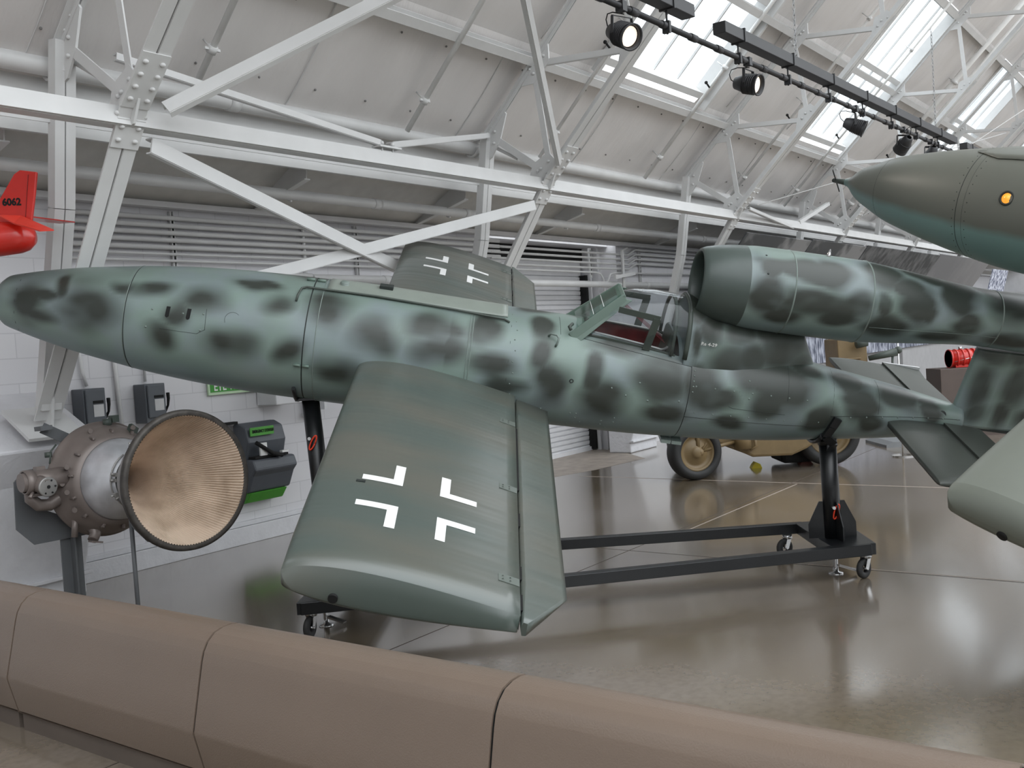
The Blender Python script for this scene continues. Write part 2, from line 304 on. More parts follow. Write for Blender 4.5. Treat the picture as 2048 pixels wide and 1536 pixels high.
def smooth_interp(T, x):
    n = len(T)
    if x <= T[0][0]: return T[0][1]
    for i in range(n-1):
        if x <= T[i+1][0]:
            x0, y0 = T[i]; x1, y1 = T[i+1]; xm, ym = T[max(i-1, 0)]; xp, yp = T[min(i+2, n-1)]
            m0 = (y1-ym)/(x1-xm) if x1 != xm else 0; m1 = (yp-y0)/(xp-x0) if xp != x0 else 0
            h = x1-x0; t = (x-x0)/h; return (2*t**3-3*t*t+1)*y0 + (t**3-2*t*t+t)*h*m0 + (-2*t**3+3*t*t)*y1 + (t**3-t*t)*h*m1
    return T[-1][1]

# ================================================================== SETTING
def roofz(n, off=0.0): return 4.64 + off*1.4 + 0.977*(5.78-n)
ROOFN = Vector((0, 0.699, 0.715))      # outward normal of the roof slope in (u, n, z)
mb = MB(); mb.box((-34, -40, -0.2), (44, 8.6, 0.0)); bmeshobj('floor', mb, M_floor, 'structure')
# joints and cracks in the floor
mb = MB()
for n in (4.09, 0.43): mb.box((-6, n-0.004, 0.0), (30, n+0.004, 0.0008))
for u in (3.34, 7.0): mb.box((u-0.004, -8, 0.0), (u+0.004, 7.7, 0.0008))
bmeshobj('trim_1', mb, mat('joint_fill', (70, 60, 55), 0.6), 'structure')
mb = MB(); mb.box((10.66, -8, 0.0), (10.685, 6.9, 0.0008)); mb.box((7.9, 4.0, 0.0), (10.6, 4.015, 0.0008)); mb.box((7.02, -3, 0.0), (7.034, 2.6, 0.0008))
bmeshobj('trim_2', mb, mat('pale_joint', (165, 152, 142), 0.5), 'structure')
mb = MB(); mb.add([(10.2, 8.35, 0.001), (13.4, 8.35, 0.001), (13.25, 7.85, 0.001), (12.95, 7.5, 0.001), (12.42, 6.9, 0.001), (11.2, 7.0, 0.001), (10.2, 7.3, 0.001)], [(0,1,2,3,4,5,6)])
bmeshobj('trim_3', mb, mat('bare_threshold_concrete', (150, 140, 130), 0.5, var=0.2), 'structure')

# the rest of the hall: the far side is left open above a five metre wall
mb = MB(); mb.box((-16.2, -17.2, -0.2), (44.2, -17.0, 5.0)); bmeshobj('wall_front', mb, M_white, 'structure')
mb = MB(); mb.box((-16.3, -17, -0.2), (-16.1, 8.6, 13)); bmeshobj('wall_left', mb, M_white, 'structure')
mb = MB(); mb.box((44, -17, -0.2), (44.2, 8.6, 13)); bmeshobj('wall_right', mb, M_white, 'structure')
mb = MB(); mb.grid([[(-16.3, -1.5, 11.9), (-16.3, 8.6, 2.0)], [(-8.9, -1.5, 11.9), (-8.9, 8.6, 2.0)]], smooth=False); bmeshobj('ceiling_end', mb, M_insul, 'structure', solid=0.05)
# outer wall: block-work left and right of the roller door, deep lintel over it
mb = MB(); mb.box((-9, 7.8, 0), (10.2, 8.6, 3.2)); mb.box((13.5, 7.8, 0), (13.95, 8.6, 3.2)); mb.box((13.95, 7.8, 0), (44, 8.6, 3.2))
mb.box((10.2, 7.95, 3.17), (13.5, 8.6, 3.3)); bmeshobj('wall_back', mb, M_block, 'structure')
mb = MB(); mb.box((4.25, 7.74, 0), (10.2, 7.8, 0.17)); mb.box((4.25, 7.76, 0.17), (10.2, 7.8, 0.215)); bmeshobj('baseboard_back', mb, M_conc, 'structure', bevel=0.006)
mb = MB(); mb.box((-9, 8.6, -0.2), (44, 8.7, 3.6)); mb.box((10.1, 8.45, -0.1), (13.6, 8.6, 3.4)); bmeshobj('wall_outer', mb, M_white, 'structure')
# roller door
door = bthing('door_1', 'white roller shutter', 'door', (11.8, 8.35, 0)); del door['label']; del door['category']; door['kind'] = 'structure'
P = []
for k in range(42):
    z = 0.02+k*0.0735
    P += [[(u, 8.36, z) for u in (10.2, 13.28)], [(u, 8.335, z+0.006) for u in (10.2, 13.28)], [(u, 8.33, z+0.058) for u in (10.2, 13.28)], [(u, 8.36, z+0.064) for u in (10.2, 13.28)]]
mb = MB(); mb.grid(P, smooth=False); mb.box((10.2, 8.30, 0.0), (13.28, 8.36, 0.06)); link('shutter', mb, M_white, door)
mb = MB(); mb.box((13.24, 8.22, 0.02), (13.30, 8.34, 2.75)); mb.box((10.2, 8.30, 2.98), (13.3, 8.32, 3.19)); link('track_and_gap_shade', mb, M_dark, door)  # black side track, plus a dark strip painted as shade above the shutter
mb = MB(); mb.box((13.32, 8.18, 0.0), (13.36, 8.36, 3.2)); mb.box((13.42, 8.1, 0), (13.5, 8.36, 3.25)); mb.box((10.1, 8.05, 3.19), (13.62, 8.1, 3.32)); link('door_frame', mb, M_white, door)

# lean-to ceiling, fascia and eave
mb = MB(); mb.grid([[(-9, 6.86, 3.72), (-9, 7.82, 3.2)], [(44, 6.86, 3.72), (44, 7.82, 3.2)]], smooth=False); bmeshobj('ceiling_lean_to', mb, mat('lean_to_deck', (205, 203, 198), 0.55), 'structure', solid=0.04)
mb = MB(); mb.box((-9, 6.80, 3.46), (44, 6.84, 4.1)); bmeshobj('trim_4', mb, M_steel, 'structure')
mb = MB(); mb.beam((-9, 7.72, 3.19), (44, 7.72, 3.19), 0.05, 0.12); bmeshobj('trim_5', mb, M_white, 'structure')

# insulated roof slope with skylights; rows between purlins, pillowed vinyl
PUR = [6.85, 5.82, 4.77, 3.70, 2.63, 1.56, 0.49, -0.6, -1.7]
SKY = [(3.5-6.4*1+0.1, 5.9-6.4+0.1), (9.85, 12.4), (16.05, 18.4), (22.6, 25.0), (29.1, 31.5)]
def insul(mb, u0, u1, n0, n1, ph):
    nu = max(2, int((u1-u0)/0.16)); nv = 8; P = []
    for i in range(nu+1):
        u = u0 + (u1-u0)*i/nu; row = []
        for j in range(nv+1):
            t = j/nv; n = n0 + (n1-n0)*t
            sag = 0.055*math.sin(PI*t)**0.6 if 0 < t < 1 else 0.0
            q = abs(math.sin((u+0.3)*PI/1.52))**0.5
            sag *= 0.55+0.45*q
            sag += 0.022*noise.noise(Vector((u*2.3, n*3.1, ph)))*math.sin(PI*t) + 0.02*max(0, noise.noise(Vector((u*5.0, n*1.0, ph+9))))*math.sin(PI*t)
            row.append(Vector((u, n, roofz(n, 0.16))) - ROOFN*sag)
        P.append(row)
    mb.grid(P)
mb = MB()
for k in range(len(PUR)-1):
    n0, n1 = PUR[k], PUR[k+1]; cuts = sorted(SKY) if 1 <= k <= 2 else []
    if k in (4, 5): cuts = [(a+0.2, b+0.2) for a, b in SKY]
    u = -9.0
    for a, b in cuts:
        if a > u: insul(mb, u, a, n0, n1, k)
        u = b
    insul(mb, u, 44, n0, n1, k)
bmeshobj('ceiling', mb, M_insul, 'structure', weld=False)
mb = MB()
for k, (n0, n1) in enumerate(((6.8, 5.86), (5.78, 4.82), (4.72, 3.75))):
    for u in [5.95+2.3*j+(0.4*k) for j in range(-2, 12)]:
        if any(a-0.2 < u < b+0.2 for a, b in SKY) and k > 0: continue
        mb.tube([Vector((u, n0+(n1-n0)*t, roofz(n0+(n1-n0)*t, 0.15)))-ROOFN*0.052*math.sin(PI*t)**0.6 for t in [0.04+0.92*j/8 for j in range(9)]], 0.006, 5)
bmeshobj('trim_6', mb, M_steel, 'structure')
mb = MB()
for j in range(-6, 36):
    for t in (0.32, 0.82):
        u = 4.3+0.62*j; n = 6.85-1.03*t; mb.ball(Vector((u, n, roofz(n, 0.15)))-ROOFN*(0.05*math.sin(PI*t)**0.6+0.004), 0.011, 6)
bmeshobj('trim_7', mb, mat('pin_grey', (120, 118, 116), 0.5), 'structure')
wi = 0
for k0, k1, sh in ((1, 3, 0.0), (4, 6, 0.2)):
    for a, b in SKY:
        a += sh; b += sh; wi += 1; n0, n1 = PUR[k0]-0.08, PUR[k1]+0.06
        win = bthing('window_%d' % wi, '', '', (a, n0, roofz(n0))); del win['label']; del win['category']; win['kind'] = 'structure'
        mb = MB()
        for (p, q) in (((a, n0), (b, n0)), ((a, n1), (b, n1)), ((a, n0), (a, n1)), ((b, n0), (b, n1)), ((a, (n0+n1)/2), (b, (n0+n1)/2))):
            mb.beam(Vector((p[0], p[1], roofz(p[1], 0.18))), Vector((q[0], q[1], roofz(q[1], 0.18))), 0.09, 0.16, ROOFN.cross(Vector((q[0]-p[0], q[1]-p[1], roofz(q[1])-roofz(p[1])))))
        link('frame', mb, M_steel, win, bevel=0.004)
        mb = MB(); nb = 4
        for i in range(1, nb):
            u = a+(b-a)*i/nb; mb.beam((u, n0, roofz(n0, 0.24)), (u, n1, roofz(n1, 0.24)), 0.025, 0.03, (1, 0, 0))
        link('glazing_bar', mb, M_steel, win)
        mb = MB(); mb.grid([[(a, n0, roofz(n0, 0.27)), (a, n1, roofz(n1, 0.27))], [(b, n0, roofz(n0, 0.27)), (b, n1, roofz(n1, 0.27))]], smooth=False); link('pane', mb, M_glass, win)

# ================================================================== STEELWORK
ORD = ['nearest (far left)', 'second from the left', 'third from the left', 'fourth from the left', 'fifth from the left, partly behind the hanging bomb', 'sixth and farthest']
def gusset(mb, rv, u, c, pts, side=-1):
    t = 0.012; mb.prism([(u+side*0.012, c[0]+a, c[1]+b) for a, b in pts], (side*t, 0, 0))
def truss(u, label, detail=True, dup=None):
    base = (u, 7.08, 1.34); T = bthing('roof_truss', label, 'truss', base, 'white steel roof trusses')
    pin, L0, K = (7.05, 1.42), (5.66, 3.44), (6.44, 4.02)
    Ls = [(4.62, 4.52), (3.57, 5.5), (2.5, 6.54), (1.44, 7.58)]; Os = [(5.80, 4.62), (4.76, 5.64), (3.66, 6.72), (2.6, 7.76), (1.5, 8.82)]
    v = lambda p, du=0.0: Vector((u+du, p[0], p[1]))
    # inner leg and inner chord: two angles back to back with a gap
    def pair(name, a, b, wdt):
        d = (v(b)-v(a)).normalized(); s = -Vector((1, 0, 0)).cross(d).normalized()
        mb = MB()
        for sg in (-1, 1):
            mb.beam(v(a, sg*(wdt/4+0.006)), v(b, sg*(wdt/4+0.006)), wdt/2-0.004, 0.012, (1, 0, 0))
            mb.beam(v(a, sg*0.012)+s*(wdt*0.22), v(b, sg*0.012)+s*(wdt*0.22), wdt*0.44, 0.012, s)
        link(name, mb, M_steel, T)
    pair('leg', pin, L0, 0.19); pair('bottom_chord', L0, (1.0, 8.0), 0.19)
    mb = MB()
    for a, b in (((7.02, 1.5), (6.62, 2.9)), ((6.62, 2.9), K)):
        for sg in (-1, 1): mb.beam(v(a, sg*0.04), v(b, sg*0.04), 0.07, 0.09, (1, 0, 0))
    link('outer_post', mb, M_steel, T)
    mb = MB()
    for sg in (-1, 1):
        mb.beam(v(K, sg*0.035), v((0.9, roofz(0.9)-0.03), sg*0.035), 0.055, 0.012, (1, 0, 0)); mb.beam(v(K, sg*0.012), v((0.9, roofz(0.9)-0.03), sg*0.012), 0.08, 0.01, (0, 0.7, -0.7))
    link('top_chord', mb, M_steel, T)
    webs = [(K, L0, 0.07), (Os[0], L0, 0.06)]
    for i in range(4): webs += [(Os[i], Ls[i], 0.055)]; webs += [(Os[i+1], Ls[i], 0.055)]
    webs.append(((6.55, 2.95), (5.9, 3.1), 0.05))
    for a, b, wd in webs[:-1]:
        mb = MB(); d = (v(b)-v(a)).normalized(); s = Vector((1, 0, 0)).cross(d)
        mb.beam(v(a), v(b), wd, 0.012, s); mb.beam(v(a, 0.02)+s*(wd/2), v(b, 0.02)+s*(wd/2), 0.05, 0.01, (1, 0, 0)); link('web_member', mb, M_steel, T)
    def gp(c, pts, riv):
        mb = MB(); mb.prism([(u-0.009, c[0]+a, c[1]+b) for a, b in pts], (0.018, 0, 0)); g = link('gusset_plate', mb, M_steel, T)
        mb = MB()
        for a, b in riv: mb.ball((u-0.012, c[0]+a, c[1]+b), 0.018, 8, 0.9); mb.ball((u+0.012, c[0]+a, c[1]+b), 0.018, 8, 0.9)
        link('rivets', mb, M_steel, g)
    gp(L0, [(0.16, -0.16), (0.28, 0.0), (0.22, 0.16), (0.02, 0.26), (-0.1, 0.12), (0.02, -0.12)], [(0.16, -0.02), (0.12, 0.1), (0.02, 0.16), (0.16, 0.08), (0.06, 0.0)])
    gp(K, [(0.06, -0.3), (0.04, 0.04), (-0.2, 0.26), (-0.26, 0.16), (-0.16, -0.1), (-0.04, -0.26)], [(0.0, -0.2), (0.0, -0.08), (-0.06, 0.06), (-0.14, 0.14), (-0.1, 0.0), (-0.08, -0.12)])
    for c in Os[:4]: gp(c, [(0.16, -0.2), (0.02, 0.02), (-0.2, 0.17), (-0.2, -0.02), (0.0, -0.2)], [(0.04, -0.05), (0.0, -0.1), (-0.1, 0.02), (-0.14, 0.05)])
    for c in Ls: gp(c, [(0.18, -0.12), (0.12, 0.14), (-0.04, 0.2), (-0.16, 0.1), (0.0, -0.05)], [(0.08, 0.02), (0.03, 0.08), (-0.05, 0.1)])
    # splice plates with domed rivets on the inner flanges at the girt
    sl = Vector((0, L0[0]-pin[0], L0[1]-pin[1])).normalized(); sr = Vector((0, -0.715, 0.699)); nl = Vector((1, 0, 0)).cross(sl)
    for org, d, n0, rows in ((v(L0)+sr*0.18, sr, Vector((1, 0, 0)).cross(sr), 4), (v(L0)-sl*0.2, sl, nl, 2)):
        o = org - n0*0.012 if n0.y > 0 else org + n0*0.012
        inn = Vector((0, -abs(n0.y), -abs(n0.z)))
        o = org + inn*0.012; mb = MB(); mb.beam(o-d*0.05*rows, o+d*0.05*rows, 0.2, 0.012, (1, 0, 0)); g = link('splice_plate', mb, M_steel, T)
        mb = MB()
        for r in range(rows):
            for sg in (-1, 1): mb.ball(o+inn*0.008+d*(0.09*(r-(rows-1)/2))+Vector((sg*0.06, 0, 0)), 0.02, 10, 0.75)
        link('rivets', mb, M_steel, g)
    # foot bracket
    mb = MB(); mb.prism([(u-0.01, 6.93, 1.62), (u-0.01, 7.14, 1.62), (u-0.01, 7.17, 1.37), (u-0.01, 6.99, 1.33)], (0.02, 0, 0)); mb.beam((u, 6.93, 1.29), (u, 7.3, 1.5), 0.42, 0.025, (1, 0, 0)); link('foot_plate', mb, M_steel, T)
    return T
T1 = truss(3.8, 'nearest white riveted roof truss, its foot behind the rocket engine at the left')
ul = [8.58, 13.36, 18.14, 22.92, 27.7]
lb = ['white roof truss whose leg comes down behind the upper wing marked with crosses', 'white roof truss whose leg ends behind the pulsejet intake', 'white roof truss seen right behind the nose propeller of the hanging bomb', 'white roof truss rising over the top of the hanging bomb, second farthest', 'farthest white roof truss, small at the upper right corner']
for uu, l in zip(ul, lb):
    c = copy_tree(T1); c.location = BW(uu, 7.08, 1.34); c['label'] = l

# purlins
for i, n in enumerate(PUR[1:7]):
    mb = MB(); z = roofz(n, 0.05); c = Vector((0, n, z))
    mb.beam((-8.8, n, z), (43.9, n, z), 0.012, 0.13, (0, 0.715, -0.699)); mb.beam(Vector((-8.8, n, z))-ROOFN*0.06, Vector((43.9, n, z))-ROOFN*0.06, 0.09, 0.014, (0, 0.715, -0.699)); mb.beam(Vector((-8.8, n, z))+ROOFN*0.06, Vector((43.9, n, z))+ROOFN*0.06, 0.09, 0.014, (0, 0.715, -0.699))
    bsolo('purlin', mb, M_steel, ['lowest white roof purlin, just above the eave pipe', 'second white roof purlin up, crossing the lower skylights', 'third white roof purlin up, at the top of the lower skylights', 'fourth white roof purlin up from the eave', 'fifth white roof purlin up from the eave', 'sixth and highest white roof purlin'][i], 'beam', 'roof purlins')
# mid-bay rafters (small channels between purlins)
for u, l in ((6.35, 'short channel rafter on the insulation above the left wing braces'), (9.75, 'channel rafter along the left edge of the nearest skylight'), (12.5, 'channel rafter along the right edge of the nearest skylight')):
    mb = MB(); mb.beam((u, 5.76, roofz(5.76, 0.06)), (u, 2.7, roofz(2.7, 0.06)), 0.05, 0.1, (1, 0, 0)); bsolo('rafter', mb, M_steel, l, 'beam', 'channel rafters')

# girt at the inner nodes: channel lengths between trusses
segs = [(-0.98, 3.79), (3.81, 8.57), (8.59, 13.35), (13.37, 18.13), (18.15, 22.9), (22.93, 27.7)]
gl = ['white channel girt at the far left edge, left of the nearest truss', 'white channel girt between the two nearest trusses', 'white channel girt above the cockpit canopy, between second and third trusses', 'white channel girt above the pulsejet, carrying conduit clips', 'white channel girt behind the nose of the hanging bomb', 'farthest white channel girt above the grey mural panels']
for (a, b), l in zip(segs, gl):
    mb = MB(); mb.beam((a, 5.72, 3.37), (b, 5.72, 3.37), 0.12, 0.014, (0, 0.25, 1)); mb.beam((a, 5.76, 3.31), (b, 5.76, 3.31), 0.08, 0.014, (0, 1, -0.1)); mb.beam((a, 5.78, 3.43), (b, 5.78, 3.43), 0.08, 0.01, (0, 1, -0.1))
    for e in (a+0.09, b-0.09): mb.ball((e, 5.71, 3.38), 0.018, 8)
    bsolo('girt', mb, M_steel, l, 'beam', 'channel girts between trusses')
# second rail seen just below the girt, further out
mb = MB(); mb.beam((-6, 6.55, 3.50), (40, 6.55, 3.50), 0.05, 0.012, (0, 0, 1)); bsolo('angle_rail', mb, M_steel, 'long thin white angle rail behind the channel girts', 'beam')

def brace(p, q, wd, label, cat='brace', side=(0, 0, 1), lip=(0, -1, 0), grp='white angle cross braces'):
    mb = MB(); p, q = Vector(p), Vector(q); d = (q-p).normalized(); s = Vector(side); s = (s-d*s.dot(d)).normalized(); l = d.cross(s)
    if l.y > 0: l = -l
    mb.beam(p, q, wd, 0.012, s); mb.beam(p+s*(wd/2)-l*0.03, q+s*(wd/2)-l*0.03, 0.06, 0.01, l); mb.beam(p-s*(wd/2)-l*0.02, q-s*(wd/2)-l*0.02, 0.04, 0.01, l)
    return bsolo('angle_brace', mb, M_steel, label, cat, grp)
brace((3.98, 5.78, 3.22), (8.4, 6.52, 2.15), 0.10, 'white angle brace falling to the right from the nearest truss to behind the crossed wing')
brace((8.45, 5.80, 3.16), (3.98, 6.58, 2.12), 0.09, 'white angle brace falling to the left behind the fuselage nose, crossing the other')
brace((3.95, 5.55, 3.42), (8.5, 2.72, 6.28), 0.11, 'wide white angle brace rising to the right from the nearest truss across the roof', side=(0, 0.7, 0.7))
brace((8.52, 5.5, 3.55), (3.95, 3.1, 5.92), 0.07, 'white angle brace rising steeply from the second truss to the top of the picture', side=(1, 0.2, 0.2))
brace((3.95, 6.05, 3.86), (6.15, 5.74, 3.5), 0.045, 'thin bright strap running from the nearest truss down to the middle of the girt', grp='knee straps')
brace((6.3, 5.74, 3.5), (8.52, 6.38, 3.98), 0.045, 'thin bright strap rising from the middle of the girt to the second truss', grp='knee straps')
mb = MB(); mb.box((6.1, 5.70, 3.46), (6.36, 5.80, 3.475));
for x in (6.16, 6.29): mb.ball((x, 5.74, 3.50), 0.02, 8); mb.tube([(x, 5.74, 3.3), (x, 5.74, 3.5)], 0.009, 8)
bsolo('strap_bracket', mb, M_steel, 'small bolted white bracket on the girt where two straps meet', 'bracket')
brace((13.45, 5.55, 3.45), (15.6, 5.72, 3.32), 0.04, 'thin strap from the third truss down to the girt above the pulsejet', grp='knee straps')
brace((17.95, 5.9, 3.9), (15.9, 5.72, 3.42), 0.05, 'thin strap from the fourth truss down to the girt, left of the hanging bomb', grp='knee straps')

# pipes
M_pipe = mat('lit_pipe_white', (228, 228, 226), 0.4)  # steel white lightened in colour to stand in for skylight falling on the pipes
def pipe(pts, r, label, name='pipe', grp=None, m=None, couplings=(), seg=14):
    mb = MB(); mb.tube(pts, r, seg)
    for c, d in couplings:
        c, d = Vector(c), Vector(d).normalized(); mb.tube([c-d*0.05, c+d*0.05], r*1.13, seg)
    return bsolo(name, mb, m or M_steel, label, 'pipe', grp)
pipe([(-8, 6.68, 3.9), (40, 6.68, 3.9)], 0.066, 'thick white eave pipe running the length of the hall under the roof edge', couplings=[((u, 6.68, 3.9), (1, 0, 0)) for u in (5.4, 9.9)])
pipe([(-8, 7.22, 3.30), (40, 7.22, 3.30)], 0.05, 'white pipe under the lean-to ceiling above the wall conduits', couplings=[((u, 7.22, 3.3), (1, 0, 0)) for u in (4.65, 7.6, 9.1, 12.0, 15.4)])
pipe([(7.1, 7.72, 2.56), (17, 7.72, 2.56)], 0.047, 'thick white pipe low on the wall passing in front of the roller door', couplings=[((u, 7.72, 2.56), (1, 0, 0)) for u in (8.2, 8.6, 14.3)])
pipe([(6.2, 7.74, 2.6), (7.1, 7.73, 2.58)], 0.035, 'short white pipe end behind the fuselage nose latch')
dz = Vector((0, -0.715, 0.699))
for u, r, l in ((4.9, 0.026, 'white sloping sprinkler pipe just right of the nearest truss'), (7.35, 0.026, 'white sloping sprinkler pipe left of the second truss with a small black sprinkler head'), (9.62, 0.02, 'thin white sloping sprinkler pipe just right of the second truss'),
                (12.15, 0.026, 'white sloping sprinkler pipe along the nearest skylight right edge'), (15.0, 0.022, 'white sloping sprinkler pipe between third and fourth trusses'), (17.3, 0.022, 'white sloping sprinkler pipe crossing the second skylight'), (20.3, 0.05, 'thicker white sloping pipe behind the black light truss end'), (20.9, 0.03, 'thin white sloping pipe right of the thicker one')):
    a = Vector((u, 6.5, roofz(6.5, -0.03))); b = a + dz*6.5
    S = bthing('sprinkler_pipe', l, 'pipe', a, 'sloping sprinkler pipes')
    mb = MB(); mb.tube([a, b], r, 12); link('pipe_run', mb, M_pipe, S)
    for t in (0.35, 1.75, 3.2):
        c = a+dz*t; mb = MB(); mb.tube([c-dz*0.03, c+dz*0.03], r*1.5, 12); mb.beam(c+Vector((-0.07, 0, 0.0)), c+Vector((0.07, 0, 0.0)), 0.02, 0.02); mb.tube([c, c+ROOFN*0.14], 0.008, 6); link('clamp', mb, M_steel, S)
    c = a+dz*1.45+Vector((-0.03, 0, 0)); mb = MB(); mb.tube([c, c+Vector((-0.06, 0, 0.03))], 0.012, 8); mb.ball(c+Vector((-0.09, 0, 0.045)), 0.022, 10); link('sprinkler_head', mb, M_dark, S)
# clamps holding the eave pipe at the two nearest trusses
for u, l in ((3.86, 'white ring clamp holding the eave pipe at the nearest truss'), (8.62, 'white ring clamp holding the eave pipe at the second truss')):
    mb = MB()
    for du in (-0.035, 0.05):
        mb.tube([(u+du, 6.68+0.085*math.cos(t), 3.9+0.085*math.sin(t)) for t in [PI*k/9 - PI for k in range(0, 12)]], 0.014, 8)
    mb.tube([(u, 6.6, 3.99), (u+0.02, 6.1, 3.7)], 0.02, 8); mb.box((u-0.05, 6.54, 3.97), (u+0.07, 6.72, 4.0)); bsolo('pipe_clamp', mb, M_steel, l, 'clamp', 'eave pipe clamps')
# ceiling brackets of the lean-to
for u, l in ((3.6, 'white beam stub under the lean-to ceiling at the far left edge'), (6.4, 'white beam stub under the lean-to ceiling above the crossing braces'), (8.75, 'white beam stub under the lean-to ceiling left of the second truss post'), (11.2, 'white beam stub under the lean-to ceiling left of the roller door top'), (14.6, 'white beam stub under the lean-to ceiling above the canopy')):
    mb = MB(); mb.prism([(u-0.006, 6.92, 3.68), (u-0.006, 7.8, 3.22), (u-0.006, 7.8, 3.18), (u-0.006, 6.94, 3.40)], (0.012, 0, 0)); mb.beam((u, 6.93, 3.4), (u, 7.8, 3.18), 0.07, 0.012, (1, 0, 0))
    B = bthing('beam_stub', l, 'beam', (u, 6.94, 3.4), 'lean-to beam stubs'); link('web', mb, M_steel, B)
    mb = MB(); mb.tube([(u+0.04, 7.22+0.062*math.cos(t), 3.30+0.062*math.sin(t)) for t in [-PI*0.55+PI*1.2*k/8 for k in range(9)]], 0.008, 6); mb.tube([(u+0.04, 7.2, 3.34), (u+0.04, 7.2, 3.44)], 0.006, 6); link('pipe_hanger', mb, M_steel, B)
# conduits along the wall
rows = [(3.08, 0.022), (3.01, 0.022), (2.945, 0.022), (2.88, 0.022), (2.815, 0.022), (2.755, 0.013), (2.695, 0.013)]
cn = ['topmost', 'second', 'third', 'fourth', 'fifth', 'sixth (thin)', 'lowest (thin)']
for (z, r), l in zip(rows, cn):
    pts = [(4.36, 7.745, z), (10.4, 7.745, z+0.02)]
    bsolo('conduit', MB().tube(pts, r, 8), M_steel, 'white conduit on the wall left of the roller door, %s of the seven rows' % l, 'conduit', 'parallel wall conduits')
for i, l in enumerate(['top', 'second', 'third', 'lowest']):
    z = 3.03-i*0.075; pts = [(10.2, 7.74, z), (13.75, 7.74, z), (14.0, 7.74, z+0.09), (19, 7.74, z+0.09)]
    bsolo('conduit', MB().tube(pts, 0.016, 8), M_steel, 'thin white conduit crossing the roller door and stepping up beyond it, %s of four' % l, 'conduit', 'conduits over the roller door')
bsolo('conduit', MB().tube([(10.2, 7.74, 2.74), (12.75, 7.74, 2.74), (12.9, 7.74, 2.72), (12.98, 7.74, 2.64), (13.0, 7.74, 2.2)], 0.014, 8), M_steel, 'thin white conduit bending down right of the roller door, left one of two', 'conduit')
bsolo('conduit', MB().tube([(19, 7.74, 2.8), (13.35, 7.74, 2.74), (13.2, 7.74, 2.72), (13.1, 7.74, 2.6), (13.08, 7.74, 2.2)], 0.014, 8), M_steel, 'thin white conduit bending down right of the roller door, right one of two', 'conduit')
for u, a, b, l in ((4.46, 2.3, 3.15, 'slotted conduit rack right of the red tail'), (5.5, 2.3, 3.15, 'slotted conduit rack above the fuselage front ring'), (7.82, 2.5, 3.15, 'slotted conduit rack near the crossing braces'), (12.68, 2.66, 3.1, 'short conduit rack on the roller door right jamb'), (14.2, 2.4, 3.22, 'conduit rack above the cockpit canopy')):
    R = bthing('conduit_rack', l, 'rack', (u, 7.79, a), 'conduit racks')
    mb = MB(); mb.box((u-0.02, 7.76, a), (u-0.012, 7.8, b)); mb.box((u+0.012, 7.76, a), (u+0.02, 7.8, b)); mb.box((u-0.02, 7.79, a), (u+0.02, 7.8, b)); link('channel', mb, M_steel, R)
    mb = MB()
    for k in range(6): mb.box((u-0.012, 7.765, 2.7+k*0.067), (u+0.012, 7.79, 2.735+k*0.067))
    link('slots', mb, M_dark, R)
pipe([(7.06, 7.77, 2.2), (7.06, 7.77, 3.42)], 0.018, 'thin vertical white pipe on the wall between the crossing braces')
pipe([(4.73, 7.77, 2.42), (4.73, 7.77, 2.78)], 0.016, 'short vertical white conduit just right of the nearest truss leg')
pipe([(13.45, 7.66, 2.1), (13.45, 7.66, 3.08), (13.6, 7.66, 3.12)], 0.026, 'vertical white pipe standing right of the roller door above the windshield')
mb = MB(); mb.beam((13.1, 7.6, 2.66), (13.7, 7.6, 2.73), 0.05, 0.03); mb.box((13.08, 7.58, 2.63), (13.16, 7.62, 2.70)); bsolo('pipe_bracket', mb, M_steel, 'small white bracket bar across the vertical pipe above the windshield', 'bracket')
pipe([(4.55, 7.77, 1.63), (4.52, 7.77, 1.75), (4.48, 7.77, 2.3)], 0.014, 'thin white conduit entering the top of the left grey switch box')
pipe([(4.86, 7.77, 0.9), (4.80, 7.77, 2.3)], 0.018, 'thin white vertical conduit between the two grey switch boxes')
pipe([(5.1, 7.77, 1.63), (5.1, 7.77, 2.3)], 0.012, 'thin white conduit entering the top of the right grey switch box')

# concrete buttresses
def buttress(u0, u1, label):
    B = bthing('buttress', label, 'buttress', ((u0+u1)/2, 7.6, 0))
    mb = MB()
    prof = [(7.45, 0.0), (7.45, 0.20), (7.42, 0.22), (7.38, 0.85), (7.20, 1.20), (7.05, 1.27), (7.8, 1.66), (7.8, 0)]
    prof = [(7.42, 0.0), (7.42, 0.17), (7.40, 0.19), (7.16, 0.95), (6.99, 1.22), (7.80, 1.62), (7.8, 0)]
    mb.prism([(u0, n, z) for n, z in prof], (u1-u0, 0, 0)); link('body', mb, M_conc, B, bevel=0.02)
    mb = MB(); mb.box((u0-0.02, 7.36, 0.16), (u1+0.03, 7.43, 0.19)); link('ledge', mb, M_conc, B, bevel=0.006)
    return B
buttress(3.38, 4.21, 'white painted concrete buttress behind the rocket engine carrying the nearest truss')
buttress(8.16, 8.99, 'white painted concrete buttress hidden behind the near wing')
buttress(12.94, 13.77, 'white painted concrete buttress right of the roller door, seen under the fuselage')

